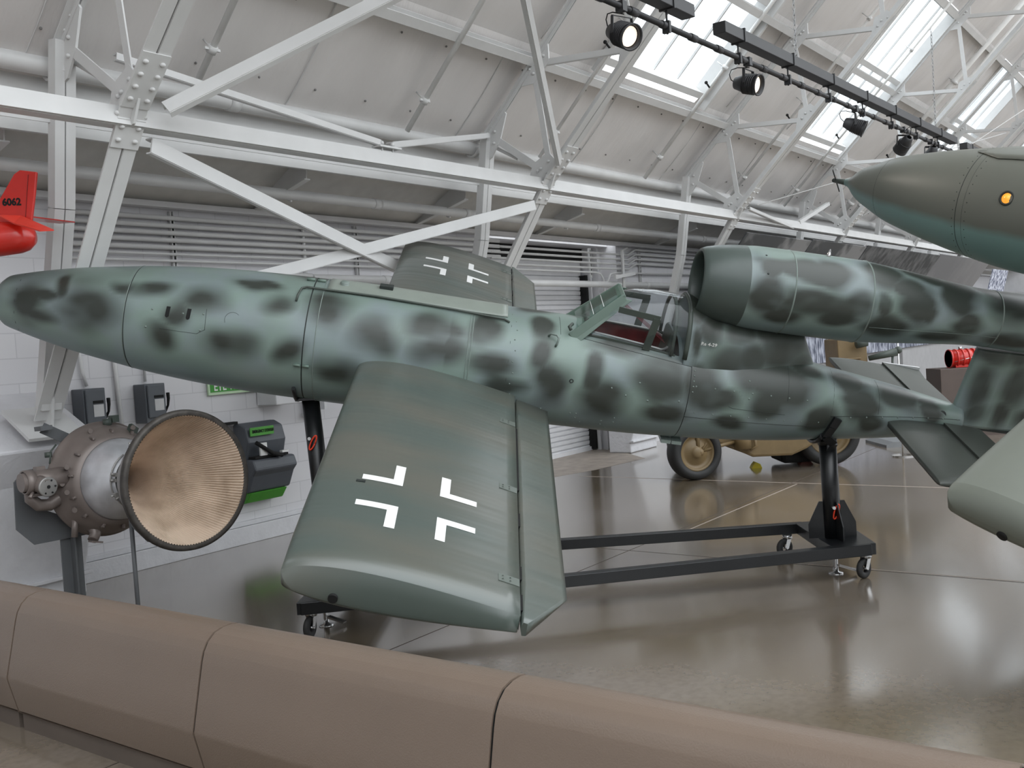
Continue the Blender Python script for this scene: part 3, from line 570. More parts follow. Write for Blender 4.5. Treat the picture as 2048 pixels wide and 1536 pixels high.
# wall items -------------------------------------------------------------
def switchbox(u, z, label):
    B = bthing('switch_box', label, 'electrical box', (u+0.1, 7.78, z), 'grey safety switch boxes')
    mb = MB(); mb.box((u, 7.62, z), (u+0.2, 7.79, z+0.34)); link('enclosure', mb, M_boxgrey, B, bevel=0.006)
    mb = MB(); mb.box((u+0.015, 7.60, z+0.045), (u+0.185, 7.62, z+0.33)); link('cover', mb, M_boxgrey, B, bevel=0.008)
    mb = MB(); mb.box((u+0.075, 7.596, z+0.105), (u+0.165, 7.600, z+0.205)); link('label_plate', mb, M_lab, B, label='pale grey label plate')
    mb = MB(); mb.box((u+0.075, 7.594, z+0.215), (u+0.165, 7.600, z+0.238)); link('nameplate', mb, M_dark, B, label='black nameplate')
    mb = MB(); mb.tube([(u+0.215, 7.66, z+0.09), (u+0.225, 7.63, z+0.14), (u+0.22, 7.61, z+0.2), (u+0.225, 7.62, z+0.25)], [0.012, 0.01, 0.014, 0.016], 8); link('handle', mb, M_dark, B, label='black lever handle')
switchbox(4.42, 1.27, 'grey electrical switch box with black lever, left one of two, above the rocket engine')
switchbox(4.99, 1.27, 'grey electrical switch box with black lever, right one, above the nozzle rim')
S = bthing('safety_sign', 'green eye wash sign on the white wall, half hidden by the fuselage belly', 'sign', (6.0, 7.79, 1.46))
mb = MB(); mb.box((5.75, 7.765, 1.455), (6.31, 7.785, 1.76)); link('backing', mb, mat('sign_pale_edge', (190, 215, 180), 0.5), S)
mb = MB(); mb.box((5.77, 7.760, 1.48), (6.30, 7.766, 1.75)); link('face', mb, M_green, S)
link('lettering', put_text('EYE WASH', 0.125, (6.02, 7.757, 1.532), (1, 0, 0), (0, 0, 1), 0.001, 0.002, 0.72), M_mark, S, label='white lettering reading EYE WASH')
mb = MB(); mb.box((6.32, 7.5, 1.31), (6.68, 7.79, 1.8)); bsolo('wall_cabinet', mb, M_white, 'white box cabinet on the wall under the fuselage, right of the green sign', 'cabinet', bevel=0.01)
W_ = bthing('eye_wash_station', 'dark grey and green moulded eye wash station on the wall right of the rocket nozzle', 'eye wash station', (6.2, 7.78, 0.4))
mb = MB(); mb.prism([(6.0, 7.78, 0.78), (6.0, 7.62, 0.78), (6.0, 7.56, 0.98), (6.0, 7.6, 1.12), (6.0, 7.7, 1.16), (6.0, 7.78, 1.16)], (0.46, 0, 0)); link('tank', mb, mat('moulded_dark_grey', (80, 84, 90), 0.5), W_, bevel=0.02)
mb = MB(); mb.prism([(5.98, 7.78, 0.50), (5.98, 7.60, 0.50), (5.98, 7.52, 0.66), (5.98, 7.46, 0.72), (5.98, 7.5, 0.82), (5.98, 7.78, 0.82)], (0.52, 0, 0)); link('basin', mb, MATS['moulded_dark_grey'], W_, bevel=0.02)
mb = MB(); mb.prism([(6.0, 7.78, 0.50), (6.0, 7.58, 0.50), (6.0, 7.66, 0.40), (6.0, 7.78, 0.38)], (0.45, 0, 0)); link('drip_tray', mb, M_lime, W_, bevel=0.01, label='bright green drip tray')
mb = MB(); mb.box((6.02, 7.545, 1.04), (6.30, 7.556, 1.12)); lb_ = link('label_strip', mb, M_lime, W_, label='green label strip')
link('lettering', put_text('EMERGENCY EYEWASH', 0.04, (6.17, 7.542, 1.08), (1, 0, 0), (0, 0, 1), 0.001, 0.001, 0.62), M_dark, lb_)
mb = MB(); mb.tube([(6.04, 7.5, 0.98), (6.2, 7.46, 0.86), (6.32, 7.47, 0.83)], 0.02, 8); mb.box((6.02, 7.5, 0.825), (6.42, 7.6, 0.845)); link('nozzle_arm', mb, M_dark, W_)
mb = MB(); mb.box((6.08, 7.49, 0.85), (6.16, 7.51, 0.97)); mb.box((6.34, 7.49, 0.85), (6.42, 7.53, 0.87)); link('instruction_card', mb, M_mark, W_, label='white instruction card')
mb = MB(); mb.box((5.86, 7.72, 1.16), (6.02, 7.78, 1.185)); bsolo('wall_bracket', mb, M_dark, 'small black bracket on the wall above the eye wash station', 'bracket')
mb = MB(); mb.box((6.92, 7.7, 1.18), (6.97, 7.78, 1.52)); mb.box((6.88, 7.68, 1.15), (7.04, 7.78, 1.18)); mb.box((7.12, 7.7, 1.2), (7.16, 7.78, 1.5)); bsolo('phone_shelf', mb, M_white, 'small white shelf bracket on the wall behind the black front post', 'bracket')

# mural panels hung on the legs, and the printed wall further down the hall
def panel(u0, u1, a, b, m, label):
    mb = MB(); mb.grid([[(u0, *a), (u0, *b)], [(u1, *a), (u1, *b)]], smooth=False); return bsolo('mural_panel', mb, m, label, 'mural', 'tilted photo mural panels', solid=0.02)
A0, B0 = (5.62, 3.22), (6.85, 1.55)
panel(13.45, 16.1, (5.62, 3.12), B0, M_mur1, 'dark grey streaked photo mural panel right behind the pulsejet intake')
panel(16.12, 19.0, (5.60, 3.14), B0, M_mur1, 'second grey mural panel, dark patch beside the brass fitting on the engine')
panel(19.05, 24.6, (5.58, 3.16), B0, M_mur5, 'dark photo mural panel with small pale streaks above the pulsejet tail')
panel(24.7, 30.5, (5.6, 3.2), B0, M_mur2, 'plain grey mural panel with dark blots, under the hanging bomb')
mb = MB(); mb.add([(33.5, 6.6, 1.2), (36.0, 6.6, 1.2), (36.0, 6.1, 3.1), (33.5, 6.1, 3.1)], [(0,1,2,3)])
bsolo('mural_panel', mb, M_mur4, 'pale blue lattice patterned mural panel at the right edge between bomb and engine', 'mural', solid=0.02)
for u, l in ((19.02, 'thin white seam strip between the streaked mural panels'), (24.65, 'thin white seam strip right of the dark mural panel'),):
    mb = MB(); mb.beam((u, A0[0]-0.03, A0[1]), (u, B0[0]-0.03, B0[1]), 0.07, 0.01, (1, 0, 0)); bsolo('seam_strip', mb, M_white, l, 'strip', 'mural seam strips')
mb = MB(); mb.box((15.2, 7.0, 0.0), (30, 7.1, 1.0)); mb.box((26, 6.9, 0), (44, 7.0, 2.5)); bmeshobj('wall_partition', mb, mat('grey_partition_paint', (158, 157, 158), 0.6), 'structure')
mb = MB(); mb.box((15.2, 6.95, 0.95), (20.5, 6.99, 2.2)); bsolo('wall_print', mb, M_mur3, 'black and white crowd photo print on the far wall under the pulsejet', 'mural')
mb = MB(); mb.box((20.55, 6.83, 1.02), (33, 6.87, 2.2)); bsolo('wall_print', mb, M_mur3, 'long photo print of marching figures on the far wall, right of the red stripe', 'mural')
mb = MB(); mb.box((20.5, 6.88, 0.9), (20.9, 6.91, 2.1)); bsolo('banner', mb, mat('banner_crimson', (130, 40, 60), 0.6), 'narrow crimson stripe banner in the far photo print', 'banner')

# ================================================================== THE PILOTED FLYING BOMB (nose left)
# author frame: x aft from the front ring, y to port (towards the visitor), z up; the craft sits nose up and banked to port on its stand
AX = Vector((0.980604, 0.050251, -0.189448)); AP = Vector((-0.015942, -0.942924, -0.332627)); AU = Vector((0.195350, -0.329195, 0.923834)); AO = Vector((-1.413, 6.766, 1.89))
F = fthing('flying_bomb', 'green mottled piloted rocket plane with crosses on its wings, nose up on a black stand', 'aircraft', AO, AX, -AP, AU, lambda p: Vector((p[0], -p[1], p[2])))
RAD = [(-2.01, 0.0), (-2.0, 0.085), (-1.985, 0.135), (-1.95, 0.167), (-1.86, 0.196), (-1.68, 0.242), (-1.45, 0.289), (-1.15, 0.336), (-1.02, 0.355), (-0.68, 0.389), (-0.35, 0.407), (0.0, 0.415), (0.4, 0.417), (0.8, 0.408), (1.2, 0.396), (1.8, 0.385), (2.29, 0.378), (2.65, 0.362), (3.0, 0.339), (3.36, 0.301), (3.64, 0.260), (3.86, 0.230), (4.22, 0.175), (4.62, 0.103)]
def rad(x): return smooth_interp(RAD, x) if x > -1.95 else interp(RAD, x)
BL = [(-1.73, 0.38, 0.12, 0.14), (-1.63, 0.59, 0.14, 0.05), (-1.31, 0.42, 0.22, 0.16), (-1.52, 0.79, 0.06, 0.1), (-1.64, 0.05, 0.16, 0.06), (-1.1, 0.97, 0.12, 0.05), (-0.94, 0.95, 0.15, 0.06), (-0.59, 0.78, 0.19, 0.08), (-0.83, 0.09, 0.1, 0.09), (-0.38, 0.09, 0.18, 0.11), (-0.1, 0.83, 0.1, 0.07), (-0.02, 0.08, 0.1, 0.08), (0.2, 0.82, 0.16, 0.14), (0.29, -0.14, 0.15, 0.09), (0.53, 0.54, 0.17, 0.13), (0.9, 0.82, 0.18, 0.09), (0.95, 0.41, 0.21, 0.1), (1.21, 0.91, 0.1, 0.1), (1.3, 0.28, 0.15, 0.09), (1.4, -0.1, 0.15, 0.07), (1.6, 1.07, 0.07, 0.09), (1.62, 0.6, 0.08, 0.12), (1.71, 0.09, 0.12, 0.15), (2.05, -0.09, 0.13, 0.14), (1.98, 0.34, 0.06, 0.14), (2.41, 0.44, 0.17, 0.15), (2.47, -0.22, 0.13, 0.08), (2.16, 0.96, 0.21, 0.07), (2.69, 0.44, 0.12, 0.15), (2.79, 0.17, 0.14, 0.08), (2.93, -0.36, 0.1, 0.06), (3.02, 0.74, 0.11, 0.14), (3.25, 0.66, 0.22, 0.17), (3.16, 0.15, 0.12, 0.07), (3.57, -0.08, 0.11, 0.1), (3.44, 1.12, 0.11, 0.07), (3.77, 0.92, 0.09, 0.08), (3.84, 0.5, 0.12, 0.12), (4.13, 0.94, 0.16, 0.09), (3.92, -0.09, 0.08, 0.07), (4.38, 0.54, 0.08, 0.07), (3.72, 1.06, 0.1, 0.07), (4.33, 1.0, 0.07, 0.04), (-0.75, 0.54, 0.1, 0.1), (-0.26, 1.16, 0.14, 0.04)]
rnd = random.Random(3)
BL = [(x, a, rx*(1.15 if x > 1.9 else 1.05), ry*(1.15 if x > 1.9 else 1.05)) for x, a, rx, ry in BL]
for k in range(46):     # the far side carries the same mottling
    BL.append((rnd.uniform(-1.9, 4.4), rnd.uniform(1.75, 4.3), rnd.uniform(0.08, 0.18), rnd.uniform(0.07, 0.14)))
def sstep(a, b, x):
    t = max(0, min(1, (x-a)/(b-a))); return t*t*(3-2*t)
def blobs(L, x, ang, r, soft=0.5):
    out = 0.0; soft = 0.2 if x < 1.0 else 0.5
    for bx, ba, rx, ry in L:
        dx = x-bx
        if abs(dx) > rx*1.7: continue
        da = (ang-ba+PI) % (2*PI) - PI; q = math.sqrt((dx/rx)**2 + (da*r/ry)**2)
        out = max(out, 1-sstep(soft, 1.5, q))
    return out
def camo_at(L, x, ang, r, y, z, base=0.0, extra=None):
    nx = noise.noise(Vector((x*4, ang*2.2, 1.3)))*0.05; na = noise.noise(Vector((x*4, ang*2.2, 7.7)))*0.16
    v = blobs(L, x+nx, ang+na, r)
    v = v*(1.0 + 0.3*noise.noise(Vector((x*7, ang*4, 3.0)))) + base + 0.20*max(0, noise.noise(Vector((x*2.5, ang*2.0, 21.0))))
    return max(0.0, min(1.0, v))
def body_part(name, x0, x1, L, rfn, zc, mats, parent, nx, open_cut=None, capend=False, base=lambda x, a: 0.0, angs=None, yz=None):
    NA = 96; P = []; camo = []; belly = []
    for i in range(nx+1):
        x = x0+(x1-x0)*i/nx; r = max(rfn(x), 0.001)
        for j in range(NA):
            a = -PI/2 + 2*PI*j/NA
            if open_cut:
                th = open_cut(x); q = j/NA      # j: -90..270deg ; squeeze so that a mesh line lies on the cut angle
                full = 2*PI*q; lo = th+PI/2; hi = 2*PI-lo
                k1 = int(NA*0.34)
                if j <= k1: full = lo*j/k1
                elif j <= NA-k1: full = lo+(hi-lo)*(j-k1)/(NA-2*k1)
                else: full = hi+(2*PI-hi)*(j-(NA-k1))/k1
                a = -PI/2+full
            y, z = r*math.cos(a), r*math.sin(a); P.append((x, y, zc+z))
            camo.append(camo_at(L, x, a, r, y, z, base(x, a))); belly.append(sstep(-0.15, -0.85, math.sin(a))*0.8)
    mb = MB(); fs = []
    for i in range(nx):
        xm = x0+(x1-x0)*(i+0.5)/nx
        for j in range(NA):
            if open_cut and 1.895 < xm < 2.535 and int(NA*0.34) <= j < NA-int(NA*0.34): continue
            fs.append((i*NA+j, i*NA+(j+1)%NA, (i+1)*NA+(j+1)%NA, (i+1)*NA+j))
    mb.add(P, fs, True)
    if capend: mb.f.append([nx*NA+j for j in range(NA)]); mb.sm.append(False)
    return link(name, mb, mats, parent, attrs={'camo': camo, 'belly': belly})
topg = lambda x, a: 0.28*sstep(0.75, 1.0, math.sin(a))*(1 if x > -1.1 else 1.4)
def nosebase(x, a): return 0.18*sstep(-1.3, -2.0, x) + topg(x, a)
body_part('nose_cone', -2.01, -1.083, BL, rad, 0, M_camo, F, 70, base=nosebase)
body_part('forward_fuselage', -1.077, 0.077, BL, rad, 0, M_camo, F, 70, base=topg)
cut = lambda x: 1.18 + (0.886-1.18)*max(0, min(1, (x-1.89)/0.63))
body_part('centre_fuselage', 0.085, 2.615, BL, rad, 0, M_camo, F, 150, open_cut=cut, base=topg)
body_part('rear_fuselage', 2.620, 4.63, BL, rad, 0, M_camo, F, 110, capend=True, base=lambda x, a: 0.12*sstep(2.7, 3.3, x))
# panel joints, straps, seams
mb = MB()
for x, w_ in ((-1.08, 0.010), (0.081, 0.010), (2.618, 0.006)): mb.lathe([(x-w_/2, rad(x)-0.003), (x+w_/2, rad(x)-0.003)], seg=72)
link('joint_gap', mb, M_seam, F)
mb = MB()
for x in (-1.086, 0.152, 1.13, 1.15): mb.lathe([(x-0.003, rad(x)), (x-0.002, rad(x)+0.0022), (x+0.002, rad(x)+0.0022), (x+0.003, rad(x))], seg=72)
def seamline(pts, r=0.0016):        # pts: (x, angle) on the fuselage skin
    q = []
    for (x0, a0), (x1, a1) in zip(pts, pts[1:]):
        for k in range(9):
            t = k/8; x = x0+(x1-x0)*t; a = a0+(a1-a0)*t; R_ = rad(x)+0.0003; q.append((x, R_*math.cos(a), R_*math.sin(a)))
    mb.tube(q, r, 5)
link('seam_lips', mb, M_lseam, F)
mb = MB()
seamline([(-1.83, -1.5), (-1.83, 1.5)]); seamline([(1.405, -1.2), (1.40, 1.35)], 0.0012); seamline([(0.152, -0.9), (0.152, 1.3)], 0.0012)
seamline([(1.83, 1.0), (2.2, 0.85), (2.62, 0.71)]); seamline([(2.62, -0.25), (3.62, -0.3)], 0.0016); seamline([(3.63, 0.02), (4.6, 0.35)], 0.0016)
seamline([(-0.84, 0.2), (-0.60, 0.2), (-0.55, 0.28), (-0.555, 0.62)], 0.0012); seamline([(3.63, 0.0), (3.635, 1.5)], 0.001); seamline([(3.3, 0.3), (3.3, 1.4)], 0.0012); seamline([(2.9, 0.05), (2.93, 0.02), (3.3, -0.02)], 0.0012)
seamline([(1.72, 1.5), (1.73, 1.0)], 0.0012); seamline([(3.97, 0.2), (3.97, 1.55)], 0.0012)
q = [(-0.383+0.05*math.cos(t), 0.49+0.05*math.sin(t)/0.4) for t in [PI*0.25+PI*0.9*k/7 for k in range(8)]]; seamline(q, 0.0011)
link('panel_seams', mb, M_seam, F)
mb = MB()
def rivet(x, a, r=0.005):
    R_ = rad(x); d = Vector((0, math.cos(a), math.sin(a))); mb.lathe([(0, r), (r*0.5, r*0.8), (r*0.7, 0.0001)], Vector((x, 0, 0))+d*R_, d, 7)
for k in range(11): rivet(1.43+0.01*(k % 2), -0.75+k*0.19)
for k in range(7): rivet(2.66+k*0.13, 0.36-0.0*k, 0.006)
for k in range(9): rivet(3.66+k*0.115, -0.02+0.046*k, 0.006)
for k in range(9): rivet(2.68+k*0.125, -0.14-0.004*k, 0.005)
for k in range(10): rivet(1.86+0.04*(k % 3)+0.22*(k//5), -0.45-0.12*(k % 4), 0.006)
for x, a in ((1.62, -0.42), (1.66, -0.42), (2.1, 0.15), (2.2, 0.05), (2.28, 0.3), (2.35, 0.0), (-0.9, 0.52), (-0.70, 0.50), (-0.57, 0.53), (-0.93, 0.2), (-0.58, 0.26), (3.02, 0.6), (3.03, 0.25), (2.56, 0.05)): rivet(x, a, 0.007)
for k in range(6): rivet(2.64, 0.75-0.1*k, 0.006)
link('rivets', mb, M_lseam, F)
def surfpatch(mb, poly, off=0.0015, n=6):     # poly in (x, angle): quad patch on the skin
    (xa, aa), (xb, ab) = poly; P = [[(xa+(xb-xa)*i/n, (rad(xa+(xb-xa)*i/n)+off)*math.cos(aa+(ab-aa)*j/n), (rad(xa+(xb-xa)*i/n)+off)*math.sin(aa+(ab-aa)*j/n)) for j in range(n+1)] for i in range(n+1)]
    mb.grid(P)
for x in (-0.80, -0.665):
    mb = MB(); P2_ = []; R_ = rad(x)+0.0016
    for k in range(13):
        h = -0.036+0.072*k/12; hw = 0.0125 if h > -0.024 else math.sqrt(max(0.00001, 0.0125**2-(h+0.024)**2)); a = 0.50+h/R_; xo = x+0.06*h
        P2_.append([(xo-hw, R_*math.cos(a), R_*math.sin(a)), (xo+hw, R_*math.cos(a), R_*math.sin(a))])
    mb.grid(P2_); link('slot', mb, M_dark, F, label='black slot opening')
mb = MB(); d = Vector((0, math.cos(0.19), math.sin(0.19))); mb.lathe([(0, 0.014), (0.003, 0.014), (0.003, 0.009), (0.001, 0.008)], Vector((1.83, 0, 0))+d*rad(1.83), d, 16); link('drain_ring', mb, M_seam, F)
# latches, filler cap, block, lead pipe, step handle
def latch(x, a, s=1.0, m=None):
    mb = MB(); d = Vector((0, math.cos(a), math.sin(a))); R_ = rad(x)
    for sg in (-1, 1): mb.tube([Vector((x+sg*0.008*s, 0, 0))+d*(R_+0.008), Vector((x+sg*0.062*s, 0, 0))+d*(R_+0.008)], 0.011*s, 10)
    link('latch', mb, m or M_frame, F)
latch(0.081, 1.52, 1.0); latch(0.081, -0.09, 0.8); latch(0.081, 0.05-PI, 0.8)
mb = MB()
for sg in (-1, 1): mb.box((2.618+sg*0.004 if sg > 0 else 2.618-0.072, -0.03, -0.385), (2.618+0.072 if sg > 0 else 2.618-0.004, 0.16, -0.36))
link('belly_hinge', mb, mat('pale_hinge', (150, 165, 160), 0.4), F)
mb = MB(); mb.lathe([(0, 0.042), (0.004, 0.042), (0.004, 0.03), (0.02, 0.03), (0.028, 0.022), (0.03, 0.001)], (0.27, 0.03, rad(0.27)-0.003), (0, 0.05, 1), 20); link('filler_cap', mb, M_lseam, F)
mb = MB(); mb.box((0.50, -0.035, rad(0.53)-0.006), (0.59, 0.025, rad(0.53)+0.028)); link('junction_block', mb, M_seam, F, bevel=0.003)
mb = MB(); q = []
for x, a, h in ((-0.005, 0.93, 0.006), (-0.002, 1.05, 0.012), (0.01, 1.19, 0.014), (0.04, 1.235, 0.014), (0.5, 1.225, 0.013), (1.0, 1.19, 0.013), (1.35, 1.14, 0.012), (1.385, 1.10, 0.004)): q.append((x, (rad(x)+h)*math.cos(a), (rad(x)+h)*math.sin(a)))
mb.tube(q, 0.0075, 8); link('lead_pipe', mb, M_dframe, F)
mb = MB(); d = lambda x, a, h: ((x), (rad(x)+h)*math.cos(a), (rad(x)+h)*math.sin(a))
mb.tube([d(1.65, 0.93, 0.0), d(1.66, 0.93, 0.03), d(1.70, 0.91, 0.035), d(1.715, 0.86, 0.035), d(1.705, 0.76, 0.03), d(1.70, 0.75, 0.0)], 0.0075, 8); link('step_handle', mb, M_lseam, F)
# spine cover along the top front
mb = MB(); P = []
for i in range(30):
    x = 0.17+1.2*i/29; R_ = rad(x); row = []
    for j in range(9): a = PI/2 + (j-4)/4*0.345; row.append((x, (R_+0.0045)*math.cos(a), (R_+0.0045)*math.sin(a)))
    P.append(row)
mb.grid(P); link('spine_panel', mb, mat('spine_green', (128, 136, 128), 0.35), F, solid=0.004)

# ---- wings
def yt(c, t): c = max(0, min(1, c)); return 5*t*(0.2969*math.sqrt(c)-0.126*c-0.3516*c*c+0.2843*c**3-0.1036*c**4)
XLE, CH, XH, TKW = 0.44, 1.26, 1.475, 0.150
def wz(x, up, k=1.0):
    c = (x-XLE)/CH; return -0.005-0.105*(x-XLE)+(1 if up else -1)*yt(c, TKW)*CH*k*(1.0 if up else 0.92)
def wing(sg):
    N = 26; sects = []
    ys = [0.2+2.65*i/15 for i in range(16)]
    for y in ys:
        k = 1.0; ins = 0.012*sstep(2.5, 2.85, y)
        row = []
        xs = [XLE+ins+(XH-XLE-ins)*(1-math.cos(PI/2*i/N)) for i in range(N+1)]
        for x in reversed(xs): row.append((x, sg*y, wz(max(x, XLE), True, k)))
        for x in xs[1:]: row.append((x, sg*y, wz(x, False, k)))
        sects.append(row)
    mb = MB(); mb.grid(sects, cv=True); n = len(sects[0]); mb.add(sects[-1], [tuple(range(n))])
    W = link('wing', mb, M_wing, F)
    S = []
    for y, fu, fl, ins in ((2.85, 0.0, 1.0, 0.012), (2.862, 0.16, 0.995, 0.016), (2.872, 0.36, 0.97, 0.022), (2.880, 0.60, 0.92, 0.035), (2.884, 0.80, 0.86, 0.06)):
        row = []; xs = [XLE+ins+(XH-XLE-ins*1.3)*(1-math.cos(PI/2*i/N)) for i in range(N+1)]
        for x in reversed(xs): a_, b_ = wz(max(x, XLE), True), wz(max(x, XLE), False); row.append((x, sg*y, a_+(b_-a_)*fu))
        for x in xs[1:]: a_, b_ = wz(max(x, XLE), True), wz(max(x, XLE), False); row.append((x, sg*y, a_+(b_-a_)*fl))
        S.append(row)
    mb = MB(); mb.grid(S, cv=True); mb.add(S[-1], [tuple(range(len(S[-1])))]); link('wing_tip', mb, M_wing, W)
    # aileron: hinged at XH
    def arow(y, xe):
        row = []
        for i in range(11):
            x = XH+0.012+(xe-XH-0.012)*i/10; f = yt((x-XLE)/CH, TKW)*CH; row.append((x, sg*y, -0.005-0.105*(x-XLE)+f*(xe-x+0.03)/(xe-x+0.03+0.0001)))
        for i in range(10, -1, -1):
            x = XH+0.012+(xe-XH-0.012)*i/10; f = yt((x-XLE)/CH, TKW)*CH; row.append((x, sg*y, -0.005-0.105*(x-XLE)-f*0.92))
        row.append((XH+0.002, sg*y, -0.113)); return row
    S = [arow(0.44+2.16*i/8, XLE+CH) for i in range(9)] + [arow(2.60+0.29*i/6, 1.70-0.195*i/6) for i in range(1, 7)]
    mb = MB(); mb.grid(S, cv=True); mb.add(S[0], [tuple(range(len(S[0])))]); mb.add(S[-1], [tuple(range(len(S[0])))])
    link('aileron', mb, M_wing, W)
    for (a, b) in ((0.9, 1.7), (1.95, 2.08), (2.45, 2.56), (2.68, 2.8)): link('hinge_gap', MB().box((XH-0.004, sg*a if sg > 0 else -b, -0.13), (XH+0.014, sg*b if sg > 0 else -a, -0.082)), M_dark, W)
    for y in (0.86, 1.72, 2.60):
        mb = MB(); x0, x1 = XH-0.10, XH-0.002
        mb.add([(x0, sg*(y-0.03), wz(x0, True)+0.002), (x1, sg*(y-0.03), wz(x1, True)+0.002), (x1, sg*(y+0.03), wz(x1, True)+0.002), (x0, sg*(y+0.03), wz(x0, True)+0.002)], [(0,1,2,3)])
        mb.beam((x0, sg*(y+0.03), wz(x0, True)+0.002), (x1, sg*(y+0.03), wz(x1, True)+0.002), 0.003, 0.003)
        for a in (0.02, 0.055):
            for b in (-0.012, 0.012): mb.lathe([(0, 0.006), (0.003, 0.004)], (x0+a, sg*(y+b), wz(x0+a, True)+0.002), (0.1, 0, 1), 8)
        link('hinge_plate', mb, mat('hinge_grey_green', (94, 101, 95), 0.42), W)
    # cross: eight strokes forming four corners
    def bar(mb, xa, xb, ya, yb):
        n = 8; mb.grid([[(xa+(xb-xa)*i/n, sg*(ya+(yb-ya)*j/2), wz(xa+(xb-xa)*i/n, True)+0.0016) for j in range(3)] for i in range(n+1)], smooth=True)
    for ya, yb, yc in ((1.99, 2.04, 1.835), (2.25, 2.30, 2.455)):
        lo, hi = (yc, ya) if yc < ya else (yb, yc)
        for xa, xb, xc, xd in ((0.68, 0.882, 0.832, 0.882), (1.07, 1.258, 1.07, 1.118)):
            mb = MB(); bar(mb, xa, xb, ya, yb); bar(mb, xc, xd, lo, hi); link('cross_marking', mb, M_mark, W, label='white corner stroke of the cross')
    if sg > 0:
        mb = MB(); y = 2.868; d = Vector((0, 1, -0.35)); mb.add([Vector((0.685+0.021*math.cos(t), 2.878+0.006*math.cos(t), -0.055+0.017*math.sin(t))) for t in [2*PI*k/20 for k in range(20)]], [tuple(range(20))])
        mb = MB(); mb.lathe([(0, 0.021), (0.018, 0.021)], (0.68, 2.8755, -0.066), (0, 1, -0.05), 20); mb.add([mb.v[20+k] for k in range(20)], [tuple(range(20))]); link('tip_socket', mb, M_dark, W, label='black round socket')
        mb = MB(); mb.box((0.655, 2.055, wz(0.67, True)), (0.70, 2.075, wz(0.69, True)+0.004)); link('drain_plate', mb, M_seam, W)
    return W
wing(1); wing(-1)

# ---- tailplanes
def tail(sg):
    def sec(y, x0, x1, tk, k=1.0, aft=False):
        N = 10; row = []
        for i in range(N+1):
            c = 1-math.cos(PI/2*i/N); x = x0+(x1-x0)*c; row.append((x, sg*y, 0.0+yt(0.03+0.72*c if not aft else 0.75+0.25*c, tk)*0.72*k-0.02))
        top = row[::-1]; return top + [(p[0], p[1], -0.04-p[2]) for p in row[1:]]
    Y = [0.05, 0.4, 0.8, 1.02, 1.06, 1.09, 1.105]; K = [1, 1, 1, 1, 0.85, 0.55, 0.15]
    S = [sec(y, 4.06-0.012*y, 4.48, 0.1, k) for y, k in zip(Y, K)]
    mb = MB(); mb.grid(S, cv=True); mb.add(S[-1], [tuple(range(len(S[-1])))]); mb.add(S[0], [tuple(range(len(S[0])))])
    T = link('tailplane', mb, M_olive, F)
    mb = MB(); Y2 = [0.09, 0.4, 0.9, 1.08]
    S = []
    for y in Y2:
        x0, x1 = 4.4815, 4.77 + (0.03 if y > 1 else 0); S.append([(x1, sg*y, -0.018), (x0+0.12, sg*y, 0.0), (x0, sg*y, 0.012), (x0, sg*y, -0.052), (x0+0.12, sg*y, -0.04), (x1, sg*y, -0.022)])
    mb.grid(S, cv=True, smooth=False); mb.add(S[-1], [tuple(range(6))]); mb.add(S[0], [tuple(range(6))]); E_ = link('elevator', mb, M_olive, T)
    if sg < 0:
        mb = MB(); mb.beam((4.49, -1.09, -0.015), (4.80, -1.09, -0.018), 0.018, 0.045, (0, 1, 0)); link('tip_strip', mb, M_white, E_, label='white strip along the elevator tip')  # plain white strip along the far elevator's tip edge
tail(1); tail(-1)
mb = MB(); mb.lathe([(0, 0.028), (0.012, 0.028), (0.012, 0.012)], (4.46, 0.10, 0.06), (0, 1, 0.3), 16); link('pivot_hole', mb, M_seam, F)

# ---- fin
FINB = [(4.7, 0.27, 0.1, 0.21), (4.73, 0.08, 0.09, 0.11), (4.91, 0.09, 0.08, 0.14), (4.96, 0.3, 0.12, 0.21), (4.73, 0.51, 0.16, 0.09), (5.08, 0.07, 0.08, 0.1), (4.91, 0.52, 0.1, 0.1), (5.3, 0.3, 0.1, 0.15), (5.25, 0.05, 0.1, 0.1)]
def flatblob(L, x, z):
    out = 0
    nx = 0.03*noise.noise(Vector((x*6, z*6, 2))); nz = 0.03*noise.noise(Vector((x*6, z*6, 8)))
    for bx, bz, rx, rz in L: out = max(out, 1-sstep(0.45, 1.45, math.sqrt(((x+nx-bx)/rx)**2+((z+nz-bz)/rz)**2)))
    return max(0, min(1, out*(0.9+0.2*noise.noise(Vector((x*7, z*7, 5))))))
def finpart(name, x0b, x0t, x1, z0, z1, th, parent):
    NX, NZ = 22, 26; P = []; camo = []
    for k in range(NZ+1):
        z = z0+(z1-z0)*k/NZ; xl = x0b+(x0t-x0b)*k/NZ; loop = []
        for i in range(NX+1): c = i/NX; loop.append((xl+(x1-xl)*c**1.6, th*math.sin(PI*min(1, 0.03+c*0.9)**0.6)*0.5))
        pts = [(x, y) for x, y in loop] + [(x, -y) for x, y in reversed(loop)]
        for x, y in pts: P.append((x, y, z)); camo.append(flatblob([(a, b, c*0.85, d*0.85) for a, b, c, d in FINB], x, z))
    n = 2*(NX+1); fs = [(k*n+i, k*n+(i+1) % n, (k+1)*n+(i+1) % n, (k+1)*n+i) for k in range(NZ) for i in range(n)]
    mb = MB(); mb.add(P, fs, True); mb.f.append(list(range(n))); mb.sm.append(False); mb.f.append(list(range(NZ*n, NZ*n+n))); mb.sm.append(False)
    return link(name, mb, M_camo, parent, attrs={'camo': camo, 'belly': [0.0]*len(P)})
fin = finpart('fin', 4.565, 4.61, 5.27, -0.035, 0.545, 0.075, F)
finpart('rudder', 5.285, 5.285, 5.5, -0.035, 0.62, 0.05, F)
